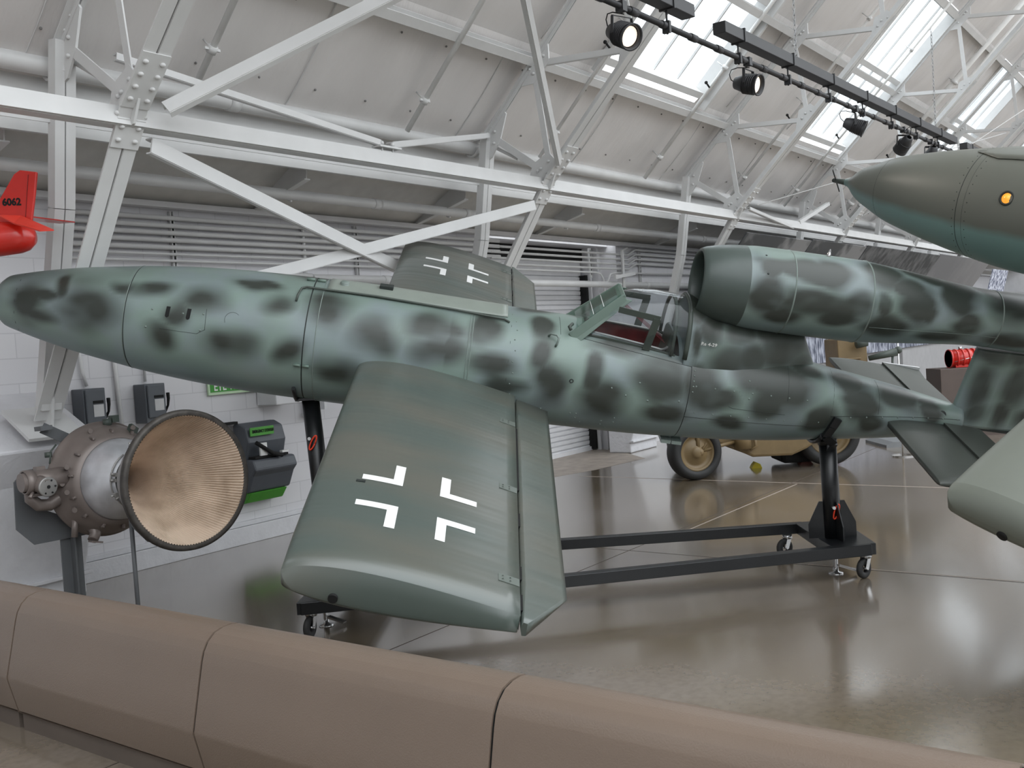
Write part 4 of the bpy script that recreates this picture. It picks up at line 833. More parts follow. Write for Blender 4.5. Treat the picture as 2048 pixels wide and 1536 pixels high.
mb = MB(); mb.box((4.66, -0.03, -0.05), (5.4, 0.03, -0.034)); mb.beam((4.62, 0.035, 0.02), (4.62, 0.035, 0.12), 0.003, 0.003); link('fin_base_gap', mb, M_seam, F)

# ---- pulsejet
ZJ = 0.755
JB = [(3.01, 0.1, 0.11, 0.11), (3.2, 0.92, 0.2, 0.05), (3.34, 0.75, 0.11, 0.05), (3.38, 0.08, 0.27, 0.08), (3.13, -0.31, 0.12, 0.06), (3.44, 0.87, 0.09, 0.09), (3.78, 1.07, 0.11, 0.11), (4.01, 0.37, 0.11, 0.11), (3.82, -0.3, 0.14, 0.08), (4.3, 0.88, 0.11, 0.13), (4.09, 1.38, 0.13, 0.05), (4.38, -0.08, 0.09, 0.07), (4.24, -0.52, 0.13, 0.05), (4.69, 0.98, 0.14, 0.13), (4.69, -0.47, 0.13, 0.05), (4.56, 1.41, 0.1, 0.04), (3.6, 0.2, 0.1, 0.06), (3.15, 0.0, 0.06, 0.06)]
JB = [(x, a, rx*1.22, ry*1.22) for x, a, rx, ry in JB] + [(3.02, 0.75, 0.07, 0.08), (3.5, -0.2, 0.16, 0.06), (3.95, 0.8, 0.12, 0.06), (4.1, 0.1, 0.05, 0.05), (3.8, 0.2, 0.06, 0.08)]
for k in range(30): JB.append((rnd.uniform(2.9, 6.3), rnd.uniform(1.8, 4.2), rnd.uniform(0.08, 0.16), rnd.uniform(0.06, 0.12)))
for k in range(10): JB.append((rnd.uniform(5.0, 6.3), rnd.uniform(-1, 1.4), rnd.uniform(0.08, 0.16), rnd.uniform(0.06, 0.12)))
JR = [(2.90, 0.272), (2.96, 0.278), (3.2, 0.279), (3.7, 0.276), (3.72, 0.274), (4.0, 0.246), (4.25, 0.219), (4.5, 0.197), (4.62, 0.194), (4.9, 0.200), (6.3, 0.2)]
jr = lambda x: interp(JR, x) if 3.6 < x < 3.8 or x > 4.5 else smooth_interp(JR, x)
jet = body_part('pulsejet', 2.885, 6.3, JB, jr, ZJ, M_camo, F, 170, base=lambda x, a: 0.22*sstep(0.2, 0.95, math.sin(a)), capend=False)
mb = MB(); cw = [(3.02, 0.12), (3.0, 0.17), (2.85, 0.195), (2.68, 0.188), (2.61, 0.192), (2.592, 0.200), (2.588, 0.208), (2.597, 0.218), (2.63, 0.232), (2.70, 0.249), (2.78, 0.263), (2.885, 0.2725)]
mb.lathe([(x, r) for x, r in cw], (0, 0, ZJ), seg=80); link('intake_cowl', mb, mat('dark_cowl_green', (66, 76, 72), 0.36), jet, label='plain dark green intake cowl')
mb = MB(); mb.lathe([(3.0, 0.17), (3.0, 0.001)], (0, 0, ZJ), seg=40); 
for k in range(-3, 4): mb.box((2.96, -0.17, ZJ+k*0.045-0.004), (2.98, 0.17, ZJ+k*0.045+0.004))
link('valve_grille', mb, M_dark, jet)
mb = MB(); mb.lathe([(6.28, 0.19), (6.1, 0.185), (5.6, 0.001)], (0, 0, ZJ), seg=40); link('tail_pipe_bore', mb, M_dark, jet)
mb = MB()
for x in (3.18, 3.70, 4.62): mb.lathe([(x-0.005, jr(x)), (x-0.003, jr(x)+0.003), (x+0.003, jr(x)+0.003), (x+0.005, jr(x))], (0, 0, ZJ), seg=72)
q = []
for k in range(12): x = 3.72+0.9*k/11; a = -0.36-0.05*k/11; q.append((x, (jr(x)+0.0005)*math.cos(a), ZJ+(jr(x)+0.0005)*math.sin(a)))
mb.tube(q, 0.0014, 5); link('casing_joints', mb, M_lseam, jet)
mb = MB(); mb.lathe([(0, 0.013), (0.02, 0.013), (0.02, 0.009), (0.035, 0.009), (0.05, 0.003)], (3.43, 0, ZJ+jr(3.43)), (0, 0, 1), 12); link('fuel_fitting', mb, M_chrome, jet, label='small bright brass fitting')
mb = MB()
for x, a in ((2.99, 0.62), (2.985, 1.15)): d_ = Vector((0, math.cos(a), math.sin(a))); mb.lathe([(0, 0.007), (0.002, 0.007), (0.002, 0.001)], Vector((x, 0, ZJ))+d_*0.278, d_, 8)
link('cowl_screws', mb, M_seam, jet)

# ---- pylon fairing between fuselage and pulsejet
PYB = [(2.72, 0.49, 0.10, 0.12), (2.87, 0.29, 0.16, 0.14), (3.03, 0.33, 0.14, 0.12), (3.23, 0.37, 0.23, 0.14), (3.39, 0.29, 0.12, 0.09), (3.21, 0.48, 0.24, 0.08), (2.66, 0.2, 0.09, 0.07), (2.93, 0.48, 0.14, 0.08), (2.62, 0.6, 0.06, 0.1), (2.62, 0.4, 0.04, 0.1)]
P = []; camo = []; NXp, NAp = 60, 40
for i in range(NXp+1):
    x = 2.555+1.0*i/NXp; wd = interp([(2.55, 0.275), (2.7, 0.272), (2.9, 0.25), (3.1, 0.205), (3.3, 0.13), (3.45, 0.06), (3.555, 0.012)], x); zt = interp([(2.55, 0.655), (2.62, 0.63), (2.75, 0.56), (3.0, 0.52), (3.39, 0.50), (3.555, 0.215)], x)
    z0 = interp([(2.55, 0.18), (3.0, 0.2), (3.3, 0.2), (3.555, 0.2)], x)
    for j in range(NAp+1):
        a = PI*j/NAp; ex = 0.75; y = wd*(1 if math.cos(a) >= 0 else -1)*abs(math.cos(a))**0.8; z = z0+(zt-z0)*math.sin(a)**ex
        P.append((x, y, z)); camo.append(max(0.0, min(1.0, flatblob(PYB, x, z)*0.95+0.3*sstep(0.45, 0.62, z)+0.1)))
n = NAp+1; fs = [(i*n+j, i*n+j+1, (i+1)*n+j+1, (i+1)*n+j) for i in range(NXp) for j in range(NAp)]
mb = MB(); mb.add(P, fs, True); mb.f.append(list(range(NAp+1))); mb.sm.append(False)
py = link('engine_pylon', mb, M_camo, F, attrs={'camo': camo, 'belly': [0.0]*len(P)})
mb = MB(); q = [(2.556+0.99*k/12, interp([(2.55, 0.277), (2.7, 0.274), (2.9, 0.252), (3.1, 0.207), (3.3, 0.132), (3.45, 0.062), (3.555, 0.014)], 2.556+0.99*k/12)+0.001, 0.225) for k in range(13)]; mb.tube(q, 0.003, 6); link('fairing_lip', mb, M_lseam, py)
link('stencil', put_text('Re 4-29', 0.034, (2.70, 0.272, 0.405), (1, 0, 0), (0, 0.25, 1), 0.001, 0.0005), M_mark, py, label='small white stencilled code Re 4-29')

# ---- cockpit
cs = lambda x: interp([(1.80, 0.20), (1.9, 0.155), (2.2, 0.195), (2.515, 0.232), (2.56, 0.24)], x)      # half width at the sill
sz = lambda x: math.sqrt(max(0, rad(x)**2-cs(x)**2))
zt = lambda x: interp([(2.1, 0.605), (2.2, 0.635), (2.35, 0.645), (2.56, 0.635)], x)
def arch(x, a): # canopy cross-section point, a 0..pi ; widest slightly above the sill
    w_ = interp([(1.8, 0.20), (2.1, 0.215), (2.35, 0.255), (2.56, 0.27)], x); z0 = sz(x)
    c_ = math.cos(a); s_ = math.sin(a); return (w_*(1 if c_ >= 0 else -1)*abs(c_)**0.85, z0+(zt(x)-z0)*s_**0.8)
xf = lambda z: 1.85+(z-0.34)*1.0
P = []
for j in range(33):
    a = PI*j/32; row = []
    for i in range(15):
        t = i/14; x = 2.2
        y, z = arch(2.2, a); x0 = max(1.86, min(2.115, xf(z))); x = x0+(2.553-x0)*t; y, z = arch(x, a)
        if x < 2.1: z = min(z, 0.34+(x-1.85)+0.005); y *= (0.72+0.28*(x-1.85)/0.25) if z > 0.36 else 1
        row.append((x, y, z))
    P.append(row)
mb = MB(); mb.grid(P); can = link('canopy', mb, M_glass, F)
# windshield: armoured glass panel with riveted frame
wb, wt = [(1.855, 0.165, 0.362), (1.855, -0.165, 0.362)], [(2.105, 0.115, 0.602), (2.105, -0.115, 0.602)]
mb = MB(); mb.prism([wb[0], wb[1], wt[1], wt[0]], (-0.018, 0, 0.018)); ws = link('windshield', mb, M_wglass, F, label='pale green armoured glass')
mb = MB()
for sg in (1, -1):
    mb.beam((1.80, sg*0.205, 0.315), (2.12, sg*0.13, 0.610), 0.022, 0.055, (0, 1, 0.3)); mb.prism([(1.80, sg*0.215, 0.30), (1.86, sg*0.235, 0.30), (2.12, sg*0.16, 0.555), (2.17, sg*0.15, 0.60), (2.10, sg*0.135, 0.607)], (0, sg*-0.008, 0.0))
mb.beam((2.10, 0.14, 0.606), (2.10, -0.14, 0.606), 0.05, 0.018, (1, 0, 0.9)); mb.beam((1.835, 0.2, 0.345), (1.835, -0.2, 0.345), 0.05, 0.02, (1, 0, 0.9))
link('windshield_frame', mb, M_frame, ws, bevel=0.004)
mb = MB()
for f in (0.38, 0.62): a, b = Vector(wb[0]).lerp(Vector(wt[0]), f), Vector(wb[1]).lerp(Vector(wt[1]), f); mb.tube([a+Vector((-0.02, 0, 0.02)), b+Vector((-0.02, 0, 0.02))], 0.002, 6)
link('sight_lines', mb, M_mark, ws)
mb = MB(); mb.tube([(1.80, 0.17, 0.395), (1.775, 0.225, 0.39), (1.79, 0.235, 0.37)], 0.011, 8); link('clear_vision_knob', mb, M_dframe, ws)
# side armature of the canopy (a bent flat strip each side) and rear hoop
for sg in (1, -1):
    mb = MB(); o_ = [(2.10, 0.540), (2.34, 0.520), (2.30, 0.315)]
    pa = [Vector((2.08, sg*0.205, 0.545)), Vector((2.335, sg*0.248, 0.525)), Vector((2.30, sg*0.232, 0.30))]
    def strip(p, q, wd): mb.beam(p, q, wd, 0.010, Vector((0, 0, 1)) if abs((q-p).z) < 0.1 else Vector((1, 0, 0)))
    strip(pa[0], pa[1]+Vector((0.02, 0, 0)), 0.04); strip(pa[1], pa[2], 0.05); strip(Vector((1.88, sg*0.185, 0.345)), Vector((2.5, sg*0.235, 0.285)), 0.022); link('canopy_armature', mb, M_dframe, can)
mb = MB(); mb.grid([[(2.545+dx, *[v_*(1+g) if k == 0 else v_ for k, v_ in enumerate(arch(2.55, PI*j/24))]) for j in range(25)] for dx, g in ((0.0, 0.0), (0.03, 0.0))]); link('canopy_hoop', mb, M_dframe, can, solid=0.014)
mb = MB(); mb.grid([[(2.46+dx, 0.93*arch(2.5, PI*j/24)[0], sz(2.5)+0.95*(arch(2.5, PI*j/24)[1]-sz(2.5))) for j in range(25)] for dx in (0.0, 0.022)]); link('inner_hoop', mb, M_dframe, can, solid=0.012)
mb = MB()
for k in range(4): mb.tube([(2.11, -0.05+0.035*k, 0.55), (2.42, 0.06+0.05*k, 0.36)], 0.0018, 5)
link('canopy_reflections', mb, mat('reflection_maroon', (120, 50, 55), 0.6), can)  # thin maroon lines modelled as painted reflections of wires in the canopy
# cockpit tub, rim, headrest
P = []
for i in range(14):
    x = 1.80+0.78*i/13; hw = cs(max(1.9, min(2.5, x)))*0.985; zz = sz(max(1.9, min(2.5, x)))-0.012
    P.append([(x, hw*math.cos(a)*(1.0 if math.sin(a) <= 0 else 1), zz+0.5*min(0, math.sin(a))*(0.8)) for a in [PI + PI*k/14 for k in range(15)]])
mb = MB(); mb.grid(P); mb.add([P[0][k] for k in range(15)], [tuple(range(15))]); mb.add([P[-1][k] for k in range(15)], [tuple(range(15))]); tub = link('cockpit_tub', mb, M_crimson, F, label='crimson lined cockpit interior')
q = []
for k in range(0, 41):
    t = k/40; x = 1.93+0.56*min(1, 1-abs(1-2*t))
    sg = -1 if t < 0.5 else 1; y = sg*cs(x)*0.93; s_ = 1-abs(1-2*t)
    if s_ > 0.86: y *= math.sqrt(max(0.0, (1-s_)/0.14))
    q.append((x, y, sz(x)-0.006+0.01))
mb = MB(); mb.tube(q, 0.009, 8); link('padded_rim', mb, M_coneout, tub, label='pale grey padded rim')
mb = MB(); mb.prism([(2.44, -0.12, 0.10), (2.47, -0.12, 0.40), (2.50, -0.12, 0.42), (2.54, -0.12, 0.10)], (0, 0.24, 0)); link('headrest', mb, M_dframe, tub, bevel=0.02)
mb = MB(); mb.prism([(1.88, -0.14, 0.24), (1.90, -0.14, 0.33), (1.92, -0.14, 0.33), (1.93, -0.14, 0.24)], (0, 0.28, 0)); mb.tube([(1.97, 0.08, 0.31), (2.03, 0.10, 0.315), (2.04, 0.1, 0.29)], 0.005, 6); link('instrument_panel', mb, M_dframe, tub)

# ================================================================== STAND UNDER THE AIRCRAFT
ST_ = wthing('wheeled_stand', 'black steel wheeled stand under the mottled aircraft, posts of unequal height', 'stand', (0.4, 6.9, 0))
A_, B_, D_, C_ = Vector((-1.40, 6.10, 0.20)), Vector((2.36, 6.70, 0.20)), Vector((2.16, 7.56, 0.20)), Vector((-1.36, 7.50, 0.20))
def mbb(p, q, w_, h_, side=(0, 0, 1)): return MB().beam(p, q, w_, h_, side)
link('side_rail', mbb(A_, B_, 0.078, 0.078), M_black, ST_, bevel=0.004)
link('side_rail', mbb(C_, D_, 0.078, 0.078), M_black, ST_, bevel=0.004)
link('cross_member', MB().prism([(-1.42, 6.07, 0.162), (-1.05, 6.13, 0.162), (-1.0, 7.52, 0.162), (-1.36, 7.52, 0.162)], (0, 0, 0.078)), M_black, ST_, bevel=0.004)
link('cross_member', MB().prism([(2.40, 6.68, 0.162), (2.09, 6.66, 0.162), (2.10, 7.58, 0.162), (2.46, 7.58, 0.162)], (0, 0, 0.078)), M_black, ST_, bevel=0.004)
def post(base, top, r):
    b, t = Vector(base), Vector(top); p = link('post', MB().tube([b, t], r, 20), M_black, ST_)
    return p
fp_b, fp_t = (-1.33, 6.78, 0.24), (-1.385, 6.78, 1.47); rp_b, rp_t = (2.20, 6.95, 0.24), (2.19, 6.95, 0.93)
p1 = post(fp_b, fp_t, 0.060); p2 = post(rp_b, rp_t, 0.060)
def cord(p, c, tilt):
    c = Vector(c); mb = MB(); a = Vector((math.sin(tilt), -0.15, math.cos(tilt))); s_ = Vector((math.cos(tilt), 0, -math.sin(tilt)))
    mb.tube([c+a*(0.055*math.sin(t))+s_*(0.014*math.cos(t)) for t in [2*PI*k/16 for k in range(17)]], 0.0055, 6); link('pull_cord', mb, M_orange, p, label='bright orange pull cord loop')
    mb = MB(); mb.tube([c+Vector((-0.02, 0.02, 0.03)), c+Vector((-0.02, -0.02, 0.03))], 0.012, 8); link('locking_pin', mb, M_chrome, p)
cord(p1, (-1.375, 6.71, 1.17), 0.5); cord(p2, (2.205, 6.875, 0.435), 0.28)
for px_, base in ((p1, fp_b), (p2, rp_b)):
    for ang in (0.12, PI-0.12, PI/2*3+0.1):
        d_ = Vector((math.cos(ang), math.sin(ang), 0)); b = Vector(base)+Vector((0, 0, 0.0)); h_ = 0.26
        mb = MB(); nrm = Vector((-d_.y, d_.x, 0))*0.008
        poly = [b+d_*0.055, b+d_*(0.17), b+d_*0.17+Vector((0, 0, 0.1)), b+d_*0.09+Vector((0, 0, h_)), b+d_*0.055+Vector((0, 0, h_))]
        mb.prism([p-nrm*0.5 for p in poly], nrm); link('gusset', mb, M_black, px_)
# cradles
ax2 = AX
def skin(x, ang, off=0.0): r_ = rad(x)+off; return AO + AX*x + AP*(r_*math.cos(ang)) + AU*(r_*math.sin(ang))
mb = MB(); mb.tube([skin(0.03, -PI/2+0.35+PI*k/30-0.35*2+0.0, 0.012) for k in range(0, 14)], 0.014, 8); mb.box((-1.465, 6.66, 1.46), (-1.32, 6.90, 1.478)); link('cradle', mb, M_black, p1)
mb = MB(); arm = [Vector((2.19, 6.92, 0.86)), Vector((2.19, 6.82, 0.92)), skin(3.64, -0.55, 0.03), skin(3.66, -0.25, 0.02), skin(3.68, 0.0, 0.018)]
for a, b in zip(arm, arm[1:]): mb.beam(a, b, 0.055, 0.024, (1, 0, 0))
mb.tube([Vector((2.19, 6.95, 0.90)), Vector((2.19, 6.95, 0.96))], 0.066, 16); mb.tube([skin(3.62, -PI/2-0.9+1.9*k/10, 0.016) for k in range(11)], 0.016, 8); link('cradle', mb, M_black, p2)
def caster(pos, yaw):
    x, y = pos; f = Vector((math.cos(yaw), math.sin(yaw), 0)); s_ = Vector((-f.y, f.x, 0)); c = Vector((x, y, 0.068))-f*0.03
    mb = MB(); mb.lathe([(-0.016, 0.03), (-0.018, 0.058), (-0.011, 0.068), (0.011, 0.068), (0.018, 0.058), (0.016, 0.03)], c, s_, 24, closed=True); 
    k = link('caster', MB().tube([Vector((x, y, 0.135)), Vector((x, y, 0.165))], 0.036, 16), M_chrome, ST_)
    link('wheel', mb, M_rubber, k)
    mb = MB()
    for sg in (-1, 1): mb.beam(c+s_*sg*0.027, Vector((x, y, 0.145))+s_*sg*0.027, 0.035, 0.005, f)
    mb.tube([c-s_*0.034, c+s_*0.034], 0.008, 8); mb.beam(Vector((x, y, 0.143))-s_*0.03, Vector((x, y, 0.143))+s_*0.03, 0.05, 0.006, f); link('fork', mb, M_chrome, k)
caster((-1.35, 6.15), 1.3); caster((2.34, 6.72), 0.62); caster((-1.3, 7.46), 0.9); caster((2.02, 7.50), 0.4)
def jack(x, y):
    mb = MB(); mb.lathe([(0, 0.05), (0.008, 0.05), (0.014, 0.02), (0.05, 0.018), (0.16, 0.018)], (x, y, 0.0), (0, 0, 1), 16); mb.beam((x+0.02, y-0.02, 0.06), (x+0.13, y-0.05, 0.025), 0.05, 0.012, (0, 1, 0)); link('floor_lock', mb, M_chrome, ST_)
jack(2.18, 6.88); jack(-1.31, 6.40)

# ================================================================== HANGING FLYING BOMB (right)
def rodr(yaw, pit, bank):
    cy, sy = math.cos(yaw), math.sin(yaw)
    a = Vector((cy*math.cos(pit), sy*math.cos(pit), -math.sin(pit))); p = Vector((sy, -cy, 0)); u = p.cross(a)*-1
    if u.z < 0: u = -u
    return a, p*math.cos(bank)-u*math.sin(bank), u*math.cos(bank)+p*math.sin(bank)
va, vp, vu = rodr(-0.945, 0.294, 0.454)
V = fthing('flying_bomb', 'olive and pale blue flying bomb with a tiny nose propeller, hanging at the upper right', 'aircraft', (2.595, 7.54, 2.812), va, -vp, vu, lambda q: Vector((q[0], -q[1], q[2])))
VR = [(0.03, 0.026), (0.06, 0.034), (0.10, 0.062), (0.14, 0.095), (0.20, 0.13), (0.27, 0.160), (0.44, 0.227), (0.6, 0.268), (0.8, 0.310), (1.0, 0.345), (1.2, 0.374), (1.36, 0.392), (1.55, 0.402), (2.2, 0.415), (3.4, 0.41), (4.2, 0.37), (5.2, 0.26), (6.3, 0.12)]
vrad = lambda x: smooth_interp(VR, x)
VP_ = [(0.03+1.12*k/60, vrad(0.03+1.12*k/60)) for k in range(61)]
mb = MB(); mb.lathe(VP_, seg=72); link('nose_section', mb, M_v1, V)
mb = MB(); mb.lathe([(1.155+5.1*k/120, vrad(1.155+5.1*k/120)) for k in range(121)], seg=72); link('fuselage', mb, M_v1, V)
mb = MB()
for x in (1.152, 1.20): mb.lathe([(x-0.004, vrad(x)-0.002), (x, vrad(x)+0.0006), (x+0.004, vrad(x)-0.002)], seg=72)
mb.lathe([(0.43-0.0012, vrad(0.43)), (0.43, vrad(0.43)+0.0008), (0.4312, vrad(0.43))], seg=60)
mb.lathe([(2.45, vrad(2.45)), (2.451, vrad(2.45)+0.001), (2.452, vrad(2.45))], seg=60); link('panel_seams', mb, M_seam, V)
mb = MB()
for k in range(40):
    a_ = 2*PI*k/40; d_ = Vector((0, math.cos(a_), math.sin(a_)))
    for x in (1.13, 1.225): mb.lathe([(0, 0.004), (0.002, 0.0001)], Vector((x, 0, 0))+d_*vrad(x), d_, 6)
link('rivets', mb, M_seam, V)
mb = MB(); mb.tube([(-0.075, 0, 0), (0.05, 0, 0)], [0.016, 0.024], 14); mb.ball((-0.078, 0, 0), 0.017, 12); link('spinner_shaft', mb, M_dframe, V)
mb = MB(); bd = Vector((0, 0.25, 1)).normalized()
for sg in (-1, 1): mb.beam(Vector((-0.06, 0, 0))+bd*sg*0.012, Vector((-0.06, 0, 0))+bd*sg*0.10, 0.022, 0.007, Vector((0.6, 0.8, 0)))
link('propeller', mb, M_dark, V, label='tiny black two-bladed vane propeller', bevel=0.002)
la = math.atan2(0.23, 0.315); ld = Vector((0.06, math.cos(la), math.sin(la))).normalized(); lc = Vector((1.483, 0.395*math.cos(la), 0.395*math.sin(la)))
mb = MB(); mb.lathe([(-0.01, 0.048), (0.006, 0.047), (0.010, 0.040), (0.006, 0.034), (-0.01, 0.034)], lc, ld, 28); lr = link('lamp_bezel', mb, M_seam, V)
mb = MB(); mb.lathe([(0.0, 0.034), (0.006, 0.030), (0.006, 0.021), (0.009, 0.019), (0.016, 0.013), (0.018, 0.0005)], lc, ld, 24); link('amber_lens', mb, M_amber, lr, label='orange round lamp lens')
mb = MB(); P = []
for i in range(24):
    x = 1.10+1.5*i/23; hw = 0.10*min(1, (i+0.2)/3); R_ = vrad(x)+0.006; P.append([(x, R_*math.cos(PI/2-q*hw/0.4), R_*math.sin(PI/2-q*hw/0.4)) for q in (-1, -0.5, 0, 0.5, 1)])
mb.grid(P); link('spine_hatch', mb, M_v1, V, solid=0.004)
def vwing(sg):
    xle, ch, tk = 2.56, 1.06, 0.165; S = []
    z = lambda x, s: 0.0-0.06*(x-xle)+s*yt((x-xle)/ch, tk)*ch
    def row_(y, fu, fl, ins):
        xs = [xle+ins+(ch-ins*1.3)*(1-math.cos(PI/2*i/24)) for i in range(25)]; up, lo = [], []
        for x in xs: a_, b_ = z(x, 1), z(x, -1); up.append((x, sg*y, a_+(b_-a_)*fu)); lo.append((x, sg*y, a_+(b_-a_)*fl))
        return up[::-1]+lo[1:]
    mb = MB(); mb.grid([row_(0.25+2.35*k/12, 0, 1, 0.02*max(0, k-10)/2) for k in range(13)], cv=True); W = link('wing', mb, mat('bomb_wing_grey_green', (104, 108, 99), 0.45, var=0.06, scale=3), V)
    S = [row_(*q) for q in ((2.60, 0, 1, 0.02), (2.632, 0.05, 0.99, 0.024), (2.66, 0.14, 0.96, 0.032), (2.682, 0.28, 0.91, 0.045), (2.695, 0.42, 0.84, 0.065), (2.701, 0.58, 0.72, 0.09))]
    mb = MB(); mb.grid(S, cv=True); mb.add(S[-1], [tuple(range(len(S[-1])))]); link('wing_tip', mb, MATS['bomb_wing_grey_green'], W)
    mb = MB(); mb.lathe([(0, 0.024), (0.03, 0.024), (0.03, 0.0005)], (2.87, sg*2.675, -0.055), (0, sg, -0.15), 20); link('tip_socket', mb, M_dark, W, label='black round socket')
vwing(1); vwing(-1)
mb = MB(); mb.lathe([(3.35, 0.15), (3.3, 0.27), (3.5, 0.29), (4.3, 0.28), (5.3, 0.2), (7.0, 0.2)], (0, 0, 0.80), seg=48); link('pulsejet', mb, M_v1, V)
mb = MB(); mb.prism([(3.5, -0.03, 0.3), (3.8, -0.03, 0.56), (4.0, -0.03, 0.56), (3.9, -0.03, 0.3)], (0, 0.06, 0)); mb.prism([(5.3, -0.02, 0.2), (5.5, -0.02, 0.66), (6.2, -0.02, 0.66), (6.3, -0.02, 0.1)], (0, 0.04, 0)); link('fin', mb, M_v1, V, bevel=0.01)
mb = MB(); mb.beam((5.5, -1.0, 0), (5.5, 1.0, 0), 0.03, 0.5, (0, 0, 1)); link('tailplane', mb, M_v1, V, bevel=0.012)
Vw = lambda x, z: Vector((2.595, 7.54, 2.812)) + va*x + vu*z
for x, top, l in ((2.3, (4.6, 5.6, 9.5), 'thin steel cable holding up the hanging bomb, front one'), (4.4, (5.6, 4.4, 9.8), 'thin steel cable holding up the hanging bomb, rear one')):
    wsolo('suspension_cable', MB().tube([Vw(x, 0.40), Vector(top)], 0.004, 6), M_cable, l, 'cable')

# ================================================================== RED TARGET DRONE TAIL (far left)
R0 = wthing('target_drone', 'red target drone, only its tail with the number 6062 showing at the left edge', 'aircraft', (-3.7, 6.4, 2.7))
ry = 6.4; g = ry/6.5
def rw(x, z, dy=0): return Vector((x*g, ry+dy, 1.75+(z-1.75)*g))
mb = MB(); mb.prism([rw(-3.34, 2.80, -0.012), rw(-3.25, 2.90, -0.012), rw(-3.14, 3.06, -0.012), rw(-3.10, 3.085, -0.012), rw(-2.99, 3.065, -0.012), rw(-3.015, 2.92, -0.012), rw(-3.05, 2.75, -0.012), rw(-3.32, 2.72, -0.012)], (0, 0.024, 0)); fn_ = link('fin', mb, M_red, R0, bevel=0.006)
mb = MB(); mb.beam(rw(-3.045, 3.05, -0.014), rw(-3.085, 2.78, -0.014), 0.003, 0.003); link('rudder_line', mb, mat('dark_red_line', (110, 18, 14), 0.4), fn_)
mb = MB(); rr = [(-1.5, 0.10), (-0.6, 0.155), (-0.1, 0.15), (0.25, 0.125), (0.55, 0.10), (0.60, 0.085), (0.64, 0.05), (0.65, 0.001)]
mb.lathe(rr, rw(-3.70, 2.65), (1, 0.0, -0.0), 28); link('fuselage', mb, M_red, R0)
def rp(x, z, dy): q = (ry+dy)/6.5; return Vector((x*q, ry+dy, 1.75+(z-1.75)*q))
mb = MB(); mb.prism([rp(-3.27, 2.80, -0.05), rp(-3.12, 2.785, -0.05), rp(-2.915, 2.68, -0.42), rp(-3.01, 2.682, -0.42), rp(-3.17, 2.74, -0.14)], (0, 0.0, 0.008)); link('tailplane', mb, mat('bright_red_paint', (215, 60, 45), 0.4), R0)
mb = MB(); mb.prism([rw(-3.30, 2.80, 0.08), rw(-3.1, 2.79, 0.06), rw(-2.99, 2.80, 0.5), rw(-3.10, 2.80, 0.5)], (0, 0.0, 0.008)); link('tailplane', mb, M_red, R0)
link('serial_number', put_text('6062', 0.063, rw(-3.168, 2.88, -0.0135), (1, 0, -0.03), (0, 0, 1), 0.0006, 0.0028, 0.95), M_dark, fn_, label='black serial number 6062')
wsolo('suspension_cable', MB().tube([rw(-3.45, 2.78), (-3.4, 6.4, 6.5)], 0.003, 6), M_cable, 'thin cable above the red drone tail, just outside the left edge', 'cable')

# ================================================================== ROCKET ENGINE ON ITS STAND
EX = Vector((-2.09779, 6.3, 1.01888)); ee = Vector((0.767589, -0.640337, 0.027863)); er = Vector((-0.640586, -0.767887, 0.0)); eu = Vector((-0.021396, 0.017849, 0.999612))
R_E = fthing('rocket_engine', 'rocket engine with a wide ribbed tan nozzle, silver dome and grey-brown pump housing', 'rocket engine', EX, ee, -er, eu, lambda q: Vector((-q[0], -q[1], q[2])))
# author frame: x = distance behind the nozzle exit, y = towards the left of the picture, z = up
RIB = 132
def nozR(x): return smooth_interp([(0, 0.425), (0.12, 0.385), (0.25, 0.335), (0.38, 0.272), (0.50, 0.20), (0.62, 0.135), (0.76, 0.088), (0.90, 0.06)], x)
P = []
for i in range(22):
    x = 0.90*i/21; P.append([(x, (nozR(x)-0.016+0.024*nozR(x)*(k % 3 == 0))*math.cos(2*PI*k/(3*RIB)), (nozR(x)-0.016+0.024*nozR(x)*(k % 3 == 0))*math.sin(2*PI*k/(3*RIB))) for k in range(3*RIB)])
mb = MB(); mb.grid(P, cv=True, smooth=False); nz_ = link('nozzle_lining', mb, M_nozzle, R_E, label='ribbed tan nozzle interior')
mb = MB(); mb.lathe([(0.905, 0.06), (0.92, 0.0005)], seg=32); link('throat', mb, M_dark, nz_)
mb = MB(); mb.lathe([(0.0, 0.414), (-0.006, 0.43), (0.0, 0.448), (0.03, 0.452), (0.038, 0.43), (0.03, 0.41)], seg=96); link('exit_ring', mb, M_rust, R_E)
mb = MB(); mb.lathe([(0.02, 0.428), (0.10, 0.40), (0.25, 0.347), (0.40, 0.270), (0.52, 0.205), (0.60, 0.165), (0.62, 0.18), (0.63, 0.18), (0.64, 0.15)], seg=72)
for k in range(90): a_ = 2*PI*k/90; mb.ball((0.06, 0.418*math.cos(a_), 0.418*math.sin(a_)), 0.006, 5)
link('nozzle_shell', mb, M_coneout, R_E)
mb = MB(); mb.lathe([(0.60, 0.175), (0.64, 0.205), (0.70, 0.245), (0.78, 0.272), (0.86, 0.282), (0.9, 0.28)], seg=72); link('chamber_dome', mb, M_alu, R_E, label='polished silver dome')
mb = MB(); mb.lathe([(0.86, 0.284), (0.87, 0.315), (0.90, 0.325), (0.92, 0.345), (0.98, 0.378), (1.06, 0.392), (1.065, 0.405), (1.085, 0.405), (1.09, 0.392), (1.14, 0.38), (1.22, 0.33), (1.30, 0.22), (1.34, 0.0005)], seg=72); hs = link('housing', mb, M_engine, R_E)
mb = MB()
